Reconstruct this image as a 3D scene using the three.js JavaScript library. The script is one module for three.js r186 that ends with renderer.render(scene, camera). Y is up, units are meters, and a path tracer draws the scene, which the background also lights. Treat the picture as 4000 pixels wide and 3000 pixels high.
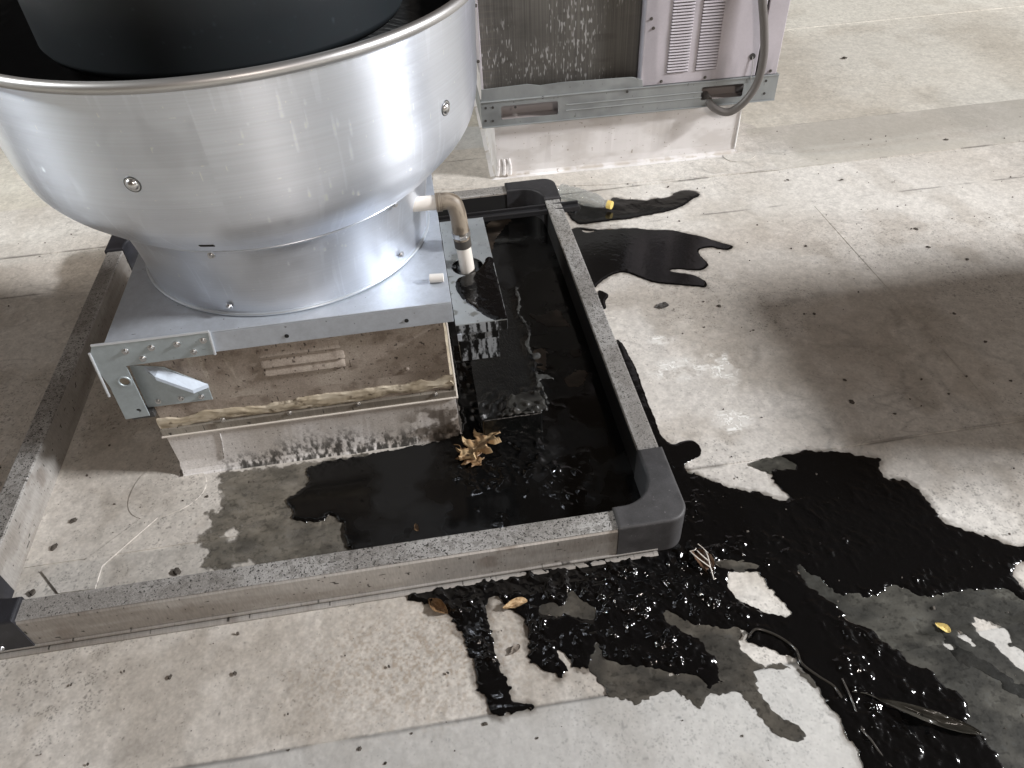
import * as THREE from 'three';
import { RoundedBoxGeometry } from 'three/addons/geometries/RoundedBoxGeometry.js';
import { mergeGeometries, mergeVertices } from 'three/addons/utils/BufferGeometryUtils.js';
import { RectAreaLightUniformsLib } from 'three/addons/lights/RectAreaLightUniformsLib.js';

// ---------------------------------------------------------------- camera, sky, exposure
const scene = new THREE.Scene();
const W = 4000, H = 3000, F = 2919.28;
const camera = new THREE.PerspectiveCamera(2 * Math.atan(H / 2 / F) * 180 / Math.PI, W / H, 0.05, 200);
camera.position.set(0.3897, 1.62, 1.9307);
camera.rotation.set(-0.7523, -0.1123, -0.0577, 'YXZ');
camera.updateMatrixWorld(true);
scene.add(camera);

const renderer = new THREE.WebGLRenderer({ antialias: true });
renderer.toneMapping = THREE.LinearToneMapping;
renderer.toneMappingExposure = .93;
renderer.shadowMap.enabled = true;
RectAreaLightUniformsLib.init();

{ // night sky over a lit town: dim warm glow at the horizon, darker overhead
  const w = 64, h = 32, d = new Float32Array(w * h * 4);
  for (let j = 0; j < h; j++) for (let i = 0; i < w; i++) {
    const el = (j + .5) / h * Math.PI - Math.PI / 2, t = Math.pow(Math.max(0, Math.sin(el)), .5), k = (j * w + i) * 4;
    const a = [.108, .073, .048], b = [.046, .035, .026];
    for (let c = 0; c < 3; c++) d[k + c] = a[c] + (b[c] - a[c]) * t;
    d[k + 3] = 1;
  }
  const sky = new THREE.DataTexture(d, w, h, THREE.RGBAFormat, THREE.FloatType);
  sky.mapping = THREE.EquirectangularReflectionMapping; sky.magFilter = THREE.LinearFilter; sky.needsUpdate = true;
  scene.background = sky; scene.environment = sky;
}
// the floodlights round the roof (their poles and heads are built further down, at these places)
const LAMPS = {
  right: { at: [12.1, 6.54, 2.57], aim: [0.2, 0.4, 0.1], size: [1.8, .9], power: 550, color: [.99, .985, 1] },
  leftCool: { at: [-7.2, 5.35, -0.85], aim: [0.4, 0.2, -0.6], size: [.5, .4], power: 700, color: [.86, .95, 1] },
  leftWarm: { at: [-7.2, 5.35, -1.5], aim: [0.4, 0.2, -0.6], size: [.5, .4], power: 400, color: [1, .88, .76] },
  front: { at: [2.6, 6.4, 10.5], aim: [0.8, 0.4, -0.6], size: [.5, .34], power: 660, color: [1, .89, .81] },
};

// ---------------------------------------------------------------- pixel to place (a pixel gives a direction, the plane gives the distance)
const ray = (px, py) => new THREE.Vector3((px - W / 2) / F, -(py - H / 2) / F, -1).applyQuaternion(camera.quaternion);
const G = (px, py, y = 0) => { const d = ray(px, py), t = (y - camera.position.y) / d.y; return camera.position.clone().addScaledVector(d, t); };
const PZ = (px, py, z) => { const d = ray(px, py), t = (z - camera.position.z) / d.z; return camera.position.clone().addScaledVector(d, t); };
const PN = (px, py, p0, n) => { const d = ray(px, py), t = p0.clone().sub(camera.position).dot(n) / d.dot(n); return camera.position.clone().addScaledVector(d, t); };

// ---------------------------------------------------------------- random and noise
let seed = 12345;
const rnd = () => { seed = (seed * 1664525 + 1013904223) >>> 0; return seed / 4294967296; };
const rr = (a, b) => a + (b - a) * rnd();
function hash(x, y, s) { let h = Math.imul(x, 374761393) ^ Math.imul(y, 668265263) ^ Math.imul(s, 1274126177); h = Math.imul(h ^ (h >>> 13), 1274126177); return ((h ^ (h >>> 16)) >>> 0) / 4294967296; }
function vn(x, y, s = 0) {
  const xi = Math.floor(x), yi = Math.floor(y), u0 = x - xi, v0 = y - yi, u = u0 * u0 * (3 - 2 * u0), v = v0 * v0 * (3 - 2 * v0);
  const a = hash(xi, yi, s), b = hash(xi + 1, yi, s), c = hash(xi, yi + 1, s), d = hash(xi + 1, yi + 1, s);
  return a + (b - a) * u + (c - a) * v + (a - b - c + d) * u * v;
}
function fbm(x, y, o = 4, s = 0) { let a = .5, t = 0, n = 0; for (let i = 0; i < o; i++) { t += a * vn(x, y, s + i * 17); n += a; a *= .5; x = x * 2.03 + 11.3; y = y * 2.03 + 5.7; } return t / n; }
const sm = (a, b, x) => { const t = Math.min(1, Math.max(0, (x - a) / (b - a))); return t * t * (3 - 2 * t); };
const mix = (a, b, t) => a + (b - a) * t;
const mix3 = (a, b, t) => [mix(a[0], b[0], t), mix(a[1], b[1], t), mix(a[2], b[2], t)];

// ---------------------------------------------------------------- textures
function tex(w, h, fn, srgb = true) {
  const d = new Uint8Array(w * h * 4);
  for (let j = 0; j < h; j++) for (let i = 0; i < w; i++) {
    const c = fn((i + .5) / w, (j + .5) / h), k = (j * w + i) * 4;
    if (typeof c === 'number') d[k] = d[k + 1] = d[k + 2] = Math.max(0, Math.min(255, c * 255));
    else for (let q = 0; q < 3; q++) d[k + q] = Math.max(0, Math.min(255, c[q] * 255));
    d[k + 3] = 255;
  }
  const t = new THREE.DataTexture(d, w, h, THREE.RGBAFormat);
  t.magFilter = THREE.LinearFilter; t.minFilter = THREE.LinearMipmapLinearFilter; t.generateMipmaps = true;
  t.wrapS = t.wrapT = THREE.RepeatWrapping; if (srgb) t.colorSpace = THREE.SRGBColorSpace; t.needsUpdate = true;
  return t;
}
const std = o => new THREE.MeshStandardMaterial(o);
const phys = o => new THREE.MeshPhysicalMaterial(o);
const lin = (r, g, b) => new THREE.Color().setRGB(r, g, b);

// ---------------------------------------------------------------- objects
const taken = {};
const numbered = n => { const k = taken[n] = (taken[n] ?? -1) + 1; return k ? `${n}_${String(k).padStart(3, '0')}` : n; };
function shade(o) { o.traverse(m => { if (m.isMesh) { m.castShadow = true; m.receiveShadow = true; } }); }
function thing(name, label, category, pos = [0, 0, 0], turn = 0, group) {
  const o = new THREE.Group(); o.name = numbered(name); o.position.set(...pos); o.rotation.y = turn;
  o.userData = { label, category }; if (group) o.userData.group = group; scene.add(o); return o;
}
function part(name, geo, mat, parent, label) {
  const m = new THREE.Mesh(Array.isArray(geo) ? mergeGeometries(geo.map(g => g.index ? g.toNonIndexed() : g)) : geo, mat);
  m.name = name; parent.add(m); if (label) m.userData.label = label; return m;
}
function single(name, geo, mat, label, category, group) {
  const m = new THREE.Mesh(geo, mat); m.name = numbered(name); m.userData = { label, category }; if (group) m.userData.group = group; scene.add(m); return m;
}
// uv in metres by the way each face points
function metric(g) {
  g = g.index ? g.toNonIndexed() : g; const p = g.attributes.position, n = p.count, uv = new Float32Array(n * 2);
  const a = new THREE.Vector3(), b = new THREE.Vector3(), c = new THREE.Vector3();
  for (let i = 0; i < n; i += 3) {
    a.fromBufferAttribute(p, i); b.fromBufferAttribute(p, i + 1); c.fromBufferAttribute(p, i + 2);
    const q = b.clone().sub(a).cross(c.clone().sub(a)), x = Math.abs(q.x), y = Math.abs(q.y), z = Math.abs(q.z);
    for (let k = 0; k < 3; k++) { const v = [a, b, c][k], u = (y >= x && y >= z) ? [v.x, v.z] : (x >= z ? [v.z, v.y] : [v.x, v.y]); uv[(i + k) * 2] = u[0]; uv[(i + k) * 2 + 1] = u[1]; }
  }
  g.setAttribute('uv', new THREE.BufferAttribute(uv, 2)); return g;
}
// box between two corners, edges rounded
function bx(x0, x1, y0, y1, z0, z1, r = .002) {
  const g = new RoundedBoxGeometry(x1 - x0, y1 - y0, z1 - z0, 2, Math.min(r, (x1 - x0) * .45, (y1 - y0) * .45, (z1 - z0) * .45));
  g.translate((x0 + x1) / 2, (y0 + y1) / 2, (z0 + z1) / 2); return metric(g);
}
function rod(a, b, r, seg = 20, r2 = r) {
  const A = a.isVector3 ? a : new THREE.Vector3(...a), B = b.isVector3 ? b : new THREE.Vector3(...b), d = B.clone().sub(A);
  const g = new THREE.CylinderGeometry(r2, r, d.length(), seg); g.applyQuaternion(new THREE.Quaternion().setFromUnitVectors(new THREE.Vector3(0, 1, 0), d.clone().normalize()));
  const m = A.add(B).multiplyScalar(.5); g.translate(m.x, m.y, m.z); return g;
}
const tube = (pts, r, seg = 60, rad = 12) => new THREE.TubeGeometry(new THREE.CatmullRomCurve3(pts), seg, r, rad, false);
// hexagon-washer screw whose head faces +z, at the origin
function screwGeo(r = .006) {
  const a = new THREE.CylinderGeometry(r * 1.25, r * 1.35, r * .35, 16); a.rotateX(Math.PI / 2); a.translate(0, 0, r * .17);
  const b = new THREE.CylinderGeometry(r * .78, r * .82, r * .8, 6); b.rotateX(Math.PI / 2); b.translate(0, 0, r * .7);
  return mergeGeometries([a, b]);
}
function face(g, pos, n) { g = g.clone(); g.applyQuaternion(new THREE.Quaternion().setFromUnitVectors(new THREE.Vector3(0, 0, 1), n.clone().normalize())); g.translate(pos.x, pos.y, pos.z); return g; }
function flat(pts, depth, bevel = 0) { // outline in (x, z) pushed up by depth
  const s = new THREE.Shape(pts.map(q => new THREE.Vector2(q[0], -q[1])));
  const g = new THREE.ExtrudeGeometry(s, { depth: depth - bevel, bevelEnabled: bevel > 0, bevelThickness: bevel, bevelSize: bevel, bevelOffset: -bevel, bevelSegments: 2, curveSegments: 16 });
  g.rotateX(-Math.PI / 2); return g;
}
function upright(pts, z, depth, holes = []) { // outline in (x, y) standing at z, pushed towards +z
  const s = new THREE.Shape(pts.map(q => new THREE.Vector2(q[0], q[1])));
  for (const [x, y, r] of holes) { const p = new THREE.Path(); p.absarc(x, y, r, 0, Math.PI * 2, true); s.holes.push(p); }
  const g = new THREE.ExtrudeGeometry(s, { depth, bevelEnabled: true, bevelThickness: .0006, bevelSize: .0006, bevelOffset: -.0006, bevelSegments: 1, curveSegments: 20 }); g.translate(0, 0, z); return metric(g);
}

// ================================================================ ROOF
const RX0 = -1.7, RX1 = 3.5, RZ0 = -1.45, RZ1 = 1.95;      // near field with a texture of its own
function dirt(x, z, worn = 1) { // colour of the weathered membrane at a place, sRGB
  const big = fbm(x * 1.3 + 3, z * 1.3 - 7, 4, 1), mid = fbm(x * 6, z * 6, 4, 5), fine = fbm(x * 55, z * 55, 3, 9), gr = vn(x * 330, z * 330, 21), gr2 = vn(x * 160 + 9, z * 160, 23);
  let c = mix3([.785, .772, .748], [.72, .698, .665], sm(.35, .68, big));
  c = mix3(c, [.635, .608, .57], sm(.52, .74, mid) * .55 * worn);
  c = mix3(c, [.84, .825, .80], sm(.58, .76, fbm(x * 9 + 40, z * 9, 3, 33)) * .4 * worn);
  let k = 1 + (fine - .5) * .15 + (gr - .5) * .09 + (gr2 - .5) * .08;
  // dark pin-prick dirt, denser in patches
  const dens = sm(.42, .7, fbm(x * 3.1, z * 3.1 + 20, 3, 41)), sp = vn(x * 380 + 50, z * 380, 51);
  k *= 1 - .24 * worn * sm(.90 - .10 * dens, .99 - .1 * dens, sp);
  const sp2 = fbm(x * 130, z * 130 + 31, 2, 57); k *= 1 - .22 * worn * sm(.83 - .10 * dens, .92 - .09 * dens, sp2);
  // scuffs
  const sc = Math.abs(fbm(x * 4 + z * 2, z * 11 - x * 3, 3, 61) - .5); k *= 1 - .10 * sm(.02, .0, sc) * sm(.5, .65, fbm(x * 2, z * 2, 2, 65));
  return [c[0] * k, c[1] * k, c[2] * k];
}
const seamsZ = [1.235, .655, -.632, -.93, -1.34];
const roofMap = tex(2048, 1340, (u, v) => {
  const x = mix(RX0, RX1, u), z = mix(RZ0, RZ1, v); let c = dirt(x, z, mix(.55, 1, sm(-.7, -.1, z))), k = 1;
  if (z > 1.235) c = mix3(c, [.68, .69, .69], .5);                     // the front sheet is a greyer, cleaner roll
  if (z < -.93 && z > -1.34 && x > 1.95) c = mix3(c, [.66, .645, .605], .45 * sm(.3, .6, fbm(x * 5, z * 5, 4, 69)) + .2);   // walked-on cover strip
  // grime caught along the laps
  for (const s of seamsZ) { const d = Math.abs(z - s + (fbm(x * 8, s * 9, 2, 71) - .5) * .006); k *= 1 - .28 * sm(.008, 0, d) * sm(.4, .65, fbm(x * 7, s * 31, 3, 73)); }
  // rough encrusted patch in front of the frame
  const e = sm(.42, .05, Math.hypot((x - .25) * .9, (z - 1.08) * 1.9)); const cr = fbm(x * 170, z * 170, 3, 81);
  c = mix3(c, [.58, .52, .45], e * sm(.52, .7, cr) * .5); c = mix3(c, [.86, .84, .8], e * sm(.44, .28, cr) * .4);
  // scraped white residue with curly outlines by the right rail
  for (const [ox, oz, rx, rz] of [[1.115, .25, .105, .06], [1.255, .27, .055, .10], [1.20, .50, .07, .06], [1.10, .10, .05, .03]]) {
    const q = Math.hypot((x - ox) / rx, (z - oz) / rz); if (q < 1.2) { const cu = Math.abs(fbm(x * 44 + 5 * fbm(x * 18, z * 18, 2, 92), z * 52, 3, 91) - .5), br = sm(.38, .6, fbm(x * 26, z * 30, 3, 93)); c = mix3(c, [.92, .92, .905], sm(1.15, .5, q) * (.5 * br + .6 * sm(.09, .02, cu) * br)); c = mix3(c, [.56, .53, .49], sm(1, .7, q) * sm(.018, .006, Math.abs(cu - .06)) * .45); }
  }
  // tide rings of dried water
  for (const [ox, oz, r] of [[1.36, .58, .055], [1.72, .12, .16], [1.55, .35, .22], [2.0, .45, .14], [.1, 1.5, .16], [-.45, 1.35, .2]]) {
    const q = Math.hypot(x - ox, z - oz) + (fbm(x * 7, z * 7, 3, 95) - .5) * .16; k *= 1 - .07 * sm(.02, .0, Math.abs(q - r)) * sm(.4, .6, fbm(x * 9, z * 9, 2, 96)); c = mix3(c, [.82, .79, .75], sm(r, r * .6, q) * .18);
  }
  return [c[0] * k, c[1] * k, c[2] * k];
});
const roofBump = tex(1024, 670, (u, v) => { const x = mix(RX0, RX1, u), z = mix(RZ0, RZ1, v), e = sm(.5, .1, Math.hypot((x - .25) * .9, (z - 1.08) * 1.9)); return .5 + (fbm(x * 7, z * 7, 3, 101) - .5) * .5 + (vn(x * 190, z * 190, 103) - .5) * (.25 + .25 * e) + (fbm(x * 60, z * 60, 2, 107) - .5) * (.3 + .4 * e); }, false);
const farMap = tex(1024, 1024, (u, v) => { const x = u * 6, z = v * 6; return dirt(x + 20, z - 20, .45); });
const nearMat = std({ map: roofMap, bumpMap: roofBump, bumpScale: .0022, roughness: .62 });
const farMat = std({ map: farMap, roughness: .62, color: lin(1.0, 1.0, .955) });

const roof = new THREE.Group(); roof.name = 'roof'; roof.userData = { kind: 'structure' }; scene.add(roof);
function roofUV(g, near) {
  g = g.index ? g.toNonIndexed() : g; const p = g.attributes.position, uv = new Float32Array(p.count * 2);
  for (let i = 0; i < p.count; i++) { const x = p.getX(i), z = p.getZ(i); uv[i * 2] = near ? (x - RX0) / (RX1 - RX0) : x / 6; uv[i * 2 + 1] = near ? (z - RZ0) / (RZ1 - RZ0) : z / 6; }
  g.setAttribute('uv', new THREE.BufferAttribute(uv, 2)); return g;
}
function lap(x0, x1, z0, z1, top, mat, near) { // one lap of membrane with slightly wavering edges
  const n = 60, a = [], b = [];
  for (let i = 0; i <= n; i++) { const x = mix(x0, x1, i / n); a.push([x, z1 + (fbm(x * 3, z1 * 5, 2, 111) - .5) * .008]); b.push([x, z0 + (fbm(x * 3, z0 * 5, 2, 113) - .5) * .008]); }
  const g = flat(a.concat(b.reverse()), .012, .0006); g.translate(0, top - .012, 0); part('membrane_sheet', roofUV(g, near), mat, roof);
}
{
  const base = new THREE.BoxGeometry(60, .2, 60); base.translate(0, -.108, 0); part('roof_deck', roofUV(base, false), farMat, roof);
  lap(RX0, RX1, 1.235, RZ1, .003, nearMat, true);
  lap(RX0, RX1, .64, 1.25, 0, nearMat, true);
  lap(RX0, RX1, -.645, .655, .003, nearMat, true);
  lap(1.965, RX1, -.60, .64, .0042, nearMat, true);
  lap(RX0, RX1, -.945, -.632, 0, nearMat, true);
  lap(RX0, RX1, -1.34, -.93, .003, nearMat, true);
  lap(-12, 14, -2.62, -1.325, 0, farMat, false);
  lap(-12, 14, -4.4, -2.6, .003, farMat, false);
  lap(-12, 14, -7, -4.38, 0, farMat, false);
  // reinforcing patches heat-welded to the membrane
  const patch = (pts, y, m = nearMat) => { const g = flat(pts, .0035, .0006); g.translate(0, y, 0); part('membrane_patch', roofUV(g, true), m, roof); };
  const px = a => a.map(q => { const v = G(q[0], q[1], .003); return [v.x, v.z]; });
  patch(px([[163, 2233], [228, 2318], [372, 2300], [400, 2212], [628, 2014], [598, 1990], [330, 2190], [200, 2212]]), .0015);
  const disc = (cx, cz, r, y) => patch(Array.from({ length: 40 }, (_, i) => { const t = i / 40 * 2 * Math.PI, q = r * (1 + .06 * Math.sin(3 * t + 1)); return [cx + q * Math.cos(t), cz + q * Math.sin(t)]; }), y);
  disc(-.44, .45, .105, .0012);
  disc(.735, -1.10, .10, .0018); disc(1.83, -1.10, .075, .0055);
  patch(px([[1690, 742], [2400, 722], [3040, 664], [3075, 655], [3086, 640], [3070, 620], [2945, 492], [2860, 470], [1700, 500]]), .0022);
  patch(px([[-60, 1765], [40, 1765], [-60, 1900]]), .0012);
}

// ================================================================ GREASE
function sdPoly(poly, x, y) {
  let d = 1e9, ins = false;
  for (let i = 0, j = poly.length - 1; i < poly.length; j = i++) {
    const ax = poly[j][0], ay = poly[j][1], bx_ = poly[i][0], by = poly[i][1], ex = bx_ - ax, ey = by - ay, wx = x - ax, wy = y - ay;
    const t = Math.max(0, Math.min(1, (wx * ex + wy * ey) / (ex * ex + ey * ey + 1e-12))), qx = wx - ex * t, qy = wy - ey * t; d = Math.min(d, qx * qx + qy * qy);
    if ((ay > y) !== (by > y) && x < (bx_ - ax) * (y - ay) / (by - ay) + ax) ins = !ins;
  }
  return ins ? -Math.sqrt(d) : Math.sqrt(d);
}
const chaikin = a => { let p = a; for (let k = 0; k < 2; k++) { const r = []; for (let i = 0; i < p.length; i++) { const b = p[(i + 1) % p.length]; r.push([p[i][0] * .75 + b[0] * .25, p[i][1] * .75 + b[1] * .25], [p[i][0] * .25 + b[0] * .75, p[i][1] * .25 + b[1] * .75]); } p = r; } return p; };
const gpx = (a, y = 0) => chaikin(a.map(q => { const v = G(q[0], q[1], y); return [v.x, v.z]; }));
const gh = (x, z) => z > .9 ? .003 * sm(1.212, 1.230, z) : z > 0 ? .003 * sm(.682, .662, z) + .0012 * sm(1.945, 1.96, x) : z > -.8 ? .003 * sm(-.655, -.638, z) + (z > -.6 ? .0012 * sm(1.945, 1.96, x) : 0) : .003 * sm(-.905, -.925, z);   // top of the membrane
// a sheet of liquid: union of outlines less the bare islands, with a rounded rim and lumps; returns one geometry
function pool(outer, holes, { y = .004, thick = .005, rim = .012, cell = .006, rough = .004, lump = null, tint = null, s = 0, level = false }) {
  let x0 = 1e9, x1 = -1e9, z0 = 1e9, z1 = -1e9;
  for (const p of outer) for (const [x, z] of p) { x0 = Math.min(x0, x); x1 = Math.max(x1, x); z0 = Math.min(z0, z); z1 = Math.max(z1, z); }
  x0 -= .02; z0 -= .02; const nx = Math.ceil((x1 + .02 - x0) / cell), nz = Math.ceil((z1 + .02 - z0) / cell);
  const D = new Float32Array((nx + 1) * (nz + 1)), at = (i, j) => j * (nx + 1) + i;
  for (let j = 0; j <= nz; j++) for (let i = 0; i <= nx; i++) {
    const x = x0 + i * cell, z = z0 + j * cell; let d = 1e9; for (const p of outer) d = Math.min(d, sdPoly(p, x, z));
    if (d < .05) for (const h of holes) d = Math.max(d, -sdPoly(h, x, z));
    D[at(i, j)] = d + (fbm(x * 34, z * 34, 3, 201 + s) - .5) * rough * 3 + (vn(x * 120, z * 120, 205 + s) - .5) * rough * 1.9 + (vn(x * 250, z * 250, 207 + s) - .5) * rough * .8;
  }
  const pos = [], col = [], idx = [], vid = new Map();
  const put = (x, z, d) => {
    const t = Math.min(1, -d / rim), q = Math.sqrt(Math.max(0, 1 - (1 - t) * (1 - t))); let h = thick * q; if (lump) h += lump(x, z) * sm(0, rim, -d);
    pos.push(x, (level ? 0 : gh(x, z)) + y + h, z); if (tint) col.push(...tint(x, z, d)); return pos.length / 3 - 1;
  };
  const vert = (i, j) => { const k = at(i, j); let v = vid.get(k); if (v === undefined) { v = put(x0 + i * cell, z0 + j * cell, D[k]); vid.set(k, v); } return v; };
  const edge = (i, j, a, b) => { const k = at(i, j), l = at(a, b), key = k < l ? k + ',' + l : l + ',' + k; let v = vid.get(key); if (v === undefined) { const t = D[k] / (D[k] - D[l]); v = put(x0 + (i + (a - i) * t) * cell, z0 + (j + (b - j) * t) * cell, 0); vid.set(key, v); } return v; };
  for (let j = 0; j < nz; j++) for (let i = 0; i < nx; i++) for (const T of [[[i, j], [i, j + 1], [i + 1, j + 1]], [[i, j], [i + 1, j + 1], [i + 1, j]]]) {
    const out = [];
    for (let k = 0; k < 3; k++) { const a = T[k], b = T[(k + 1) % 3], da = D[at(...a)], db = D[at(...b)]; if (da < 0) out.push(vert(...a)); if ((da < 0) !== (db < 0)) out.push(edge(...a, ...b)); }
    for (let k = 1; k + 1 < out.length; k++) idx.push(out[0], out[k], out[k + 1]);
  }
  const g = new THREE.BufferGeometry(); g.setAttribute('position', new THREE.Float32BufferAttribute(pos, 3)); if (tint) g.setAttribute('color', new THREE.Float32BufferAttribute(col, 4));
  const uv = new Float32Array(pos.length / 3 * 2); for (let i = 0; i < pos.length / 3; i++) { uv[i * 2] = pos[i * 3]; uv[i * 2 + 1] = pos[i * 3 + 2]; }
  g.setAttribute('uv', new THREE.BufferAttribute(uv, 2)); g.setIndex(idx); g.computeVertexNormals(); return g;
}
const greaseBump = tex(1024, 1024, (u, v) => .5 + (fbm(u * 40, v * 40, 4, 231) - .5) * .9, false); greaseBump.repeat.set(2, 2);
const grease = phys({ color: lin(.0035, .0034, .0036), roughness: .13, ior: 1.5, bumpMap: greaseBump, bumpScale: .0004 });
const skin = tex(1024, 1024, (u, v) => { const a = fbm(u * 7, v * 7, 5, 233), b = fbm(u * 30, v * 30, 3, 235); return .10 + .55 * sm(.46, .66, a * .75 + b * .25); }, false); skin.repeat.set(.6, .6);
const greaseSmooth = phys({ color: lin(.0042, .0042, .0042), roughness: 1, roughnessMap: skin, ior: 1.45, bumpMap: skin, bumpScale: .0012 });
const filmMap = tex(1024, 1024, (u, v) => { const a = fbm(u * 14, v * 26, 4, 651), b = vn(u * 190, v * 190, 653), d = fbm(u * 70, v * 90, 3, 655); let k = .88 + (a - .5) * .42 + (b - .5) * .07; k *= 1 - .22 * sm(.55, .8, d); k *= 1 + .14 * sm(.62, .85, fbm(u * 50 + 9, v * 36, 3, 657)); return [k, k * .99, k * .97]; }); filmMap.repeat.set(1.6, 1.6);
const filmMat = phys({ color: 0xffffff, vertexColors: true, roughness: .34, ior: 1.45, bumpMap: greaseBump, bumpScale: .0006, map: filmMap, transparent: true });
const filmTint = (base, dark, s, lean = [.82, .3, .006]) => (x, z, d) => { const t = fbm(x * 9 + z * 4, z * 16 - x * 5, 4, 240 + s), u = vn(x * 120, z * 120, 245 + s); const c = mix3(base, dark, sm(.4, .68, t)); const k = 1 + (u - .5) * .12, thin = fbm(x * 22 + 3, z * 30, 3, 247 + s); return [c[0] * k, c[1] * k, c[2] * k, Math.min(1, (lean[0] + lean[1] * thin) * sm(0, lean[2], -d + .004))]; };

// outlines read off the photograph, laid on the roof
const F1 = [[2600, 1720], [2665, 1825], [2689, 1852], [2734, 1862], [2778, 1880], [2848, 1905], [2913, 1920], [2967, 1923], [2997, 1940], [3052, 1958], [3092, 1945], [3062, 1918], [3027, 1883], [3012, 1849], [3020, 1835], [3100, 1838], [3117, 1826], [3090, 1800], [3040, 1790], [3057, 1779], [3161, 1764], [3246, 1767], [3345, 1777], [3395, 1789], [3450, 1789], [3430, 1819], [3450, 1849], [3460, 1871], [3495, 1869], [3539, 1878], [3596, 1915], [3638, 1980], [3697, 2056], [3781, 2073], [3866, 2098], [3967, 2140], [4000, 2130], [4260, 2150], [4260, 2190], [3990, 2195], [3950, 2225], [3960, 2260], [4010, 2320], [4200, 2420], [4050, 2400], [3984, 2335], [3930, 2295], [3866, 2305], [3790, 2300], [3680, 2321], [3612, 2342], [3528, 2300], [3477, 2283], [3444, 2317], [3385, 2334], [3342, 2309], [3290, 2330], [3240, 2290], [3200, 2255], [3150, 2240], [3125, 2195], [3105, 2225], [3150, 2290], [3182, 2310], [3258, 2355], [3300, 2418], [3334, 2444], [3410, 2461], [3461, 2520], [3520, 2554], [3554, 2596], [3646, 2621], [3680, 2688], [3756, 2714], [3781, 2781], [3773, 2849], [3823, 2870], [3900, 2950], [3960, 3180], [3430, 3180], [3368, 3000], [3342, 2916], [3300, 2874], [3283, 2806], [3244, 2770], [3214, 2732], [3202, 2698], [3176, 2668], [3134, 2628], [3112, 2592], [3110, 2570], [3067, 2557], [2949, 2523], [2911, 2510], [2919, 2487], [2923, 2470], [2868, 2445], [2847, 2460], [2763, 2440], [2712, 2447], [2662, 2419], [2624, 2394], [2611, 2381], [2600, 2300], [2620, 2100]];
const B2 = [[1586, 2322], [1700, 2280], [2420, 2165], [2640, 2115], [2800, 2100], [2790, 2250], [2700, 2380], [2611, 2378], [2586, 2407], [2620, 2440], [2653, 2453], [2720, 2495], [2759, 2516], [2750, 2537], [2797, 2567], [2801, 2622], [2822, 2694], [2797, 2673], [2767, 2706], [2746, 2664], [2695, 2630], [2670, 2639], [2603, 2622], [2569, 2613], [2484, 2605], [2404, 2593], [2359, 2584], [2345, 2544], [2332, 2498], [2318, 2544], [2305, 2598], [2278, 2616], [2241, 2607], [2214, 2575], [2178, 2535], [2174, 2548], [2196, 2589], [2214, 2607], [2205, 2643], [2178, 2652], [2174, 2620], [2133, 2629], [2101, 2602], [2070, 2584], [2070, 2516], [2056, 2453], [2033, 2399], [1988, 2378], [1943, 2322], [1907, 2340], [1898, 2390], [1911, 2453], [1929, 2539], [1957, 2607], [1988, 2670], [1993, 2720], [2002, 2747], [2042, 2752], [2079, 2752], [2085, 2770], [2020, 2785], [1929, 2799], [1916, 2765], [1907, 2729], [1862, 2688], [1853, 2607], [1825, 2525], [1794, 2453], [1753, 2390], [1703, 2349], [1658, 2358], [1604, 2349]];
const bare1 = [[2843, 2234], [2906, 2227], [2965, 2238], [2978, 2263], [3024, 2318], [3075, 2369], [3096, 2398], [3075, 2411], [3024, 2398], [2927, 2369], [2877, 2343], [2843, 2305], [2837, 2263]];
const pocket1 = [[2097, 2381], [2133, 2354], [2205, 2376], [2210, 2322], [2241, 2308], [2291, 2358], [2323, 2381], [2332, 2435], [2269, 2417], [2201, 2403], [2124, 2408]];
const pocket2 = [[2785, 2192], [2850, 2187], [2950, 2196], [2965, 2224], [2840, 2230]];
const bare3 = [[2911, 2512], [2949, 2525], [3067, 2559], [3050, 2580], [2982, 2588], [2944, 2559]];
const chips = [[[3798, 2405], [3861, 2431], [3923, 2460], [3938, 2489], [3918, 2557], [3899, 2533], [3875, 2509], [3837, 2489], [3812, 2460]], [[3943, 2518], [4000, 2557], [4080, 2600], [4050, 2650], [3972, 2620], [3943, 2591], [3923, 2557]], [[3733, 2451], [3779, 2485], [3812, 2518], [3803, 2528], [3755, 2509]], [[3690, 2514], [3730, 2536], [3722, 2544], [3694, 2528]], [[3950, 2225], [3990, 2195], [4150, 2180], [4150, 2400], [4010, 2320], [3960, 2260]]];
const lumpy = (x, z) => { // clotted grease, thickest along the front rail and down the runs
  const zone = Math.max(1.15 * sm(.42, .05, Math.abs(z - .98) + Math.max(0, Math.abs(x - .62) - .35)), .75 * sm(.5, .1, Math.hypot(x - 1.2, z - 1.2)), .5 * sm(.35, .1, Math.hypot(x - 1.15, (z - .85) * 1.4)), .25);
  const patch = Math.max(sm(.38, .6, fbm(x * 7, z * 7, 3, 261)) * (.45 + .9 * fbm(x * 16, z * 16, 2, 262)), .75 * sm(.10, .03, Math.abs(z - .945)));
  const a = Math.max(0, fbm(x * 48, z * 48, 2, 251) - .46), b = Math.max(0, vn(x * 115, z * 115, 255) - .56), c = Math.max(0, vn(x * 190, z * 190, 256) - .6), st = sm(.07, 0, Math.abs(fbm(x * 26 + z * 16, z * 24 - x * 18, 2, 257) - .5)) * sm(.4, .6, vn(x * 20, z * 20, 260));
  return zone * patch * (a * .024 + b * .009 + c * .004 + st * .007) + .0016 * Math.max(0, vn(x * 80, z * 80, 258) - .86) * 8 + (fbm(x * 11, z * 11, 2, 259) - .5) * .0015;
};
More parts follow.
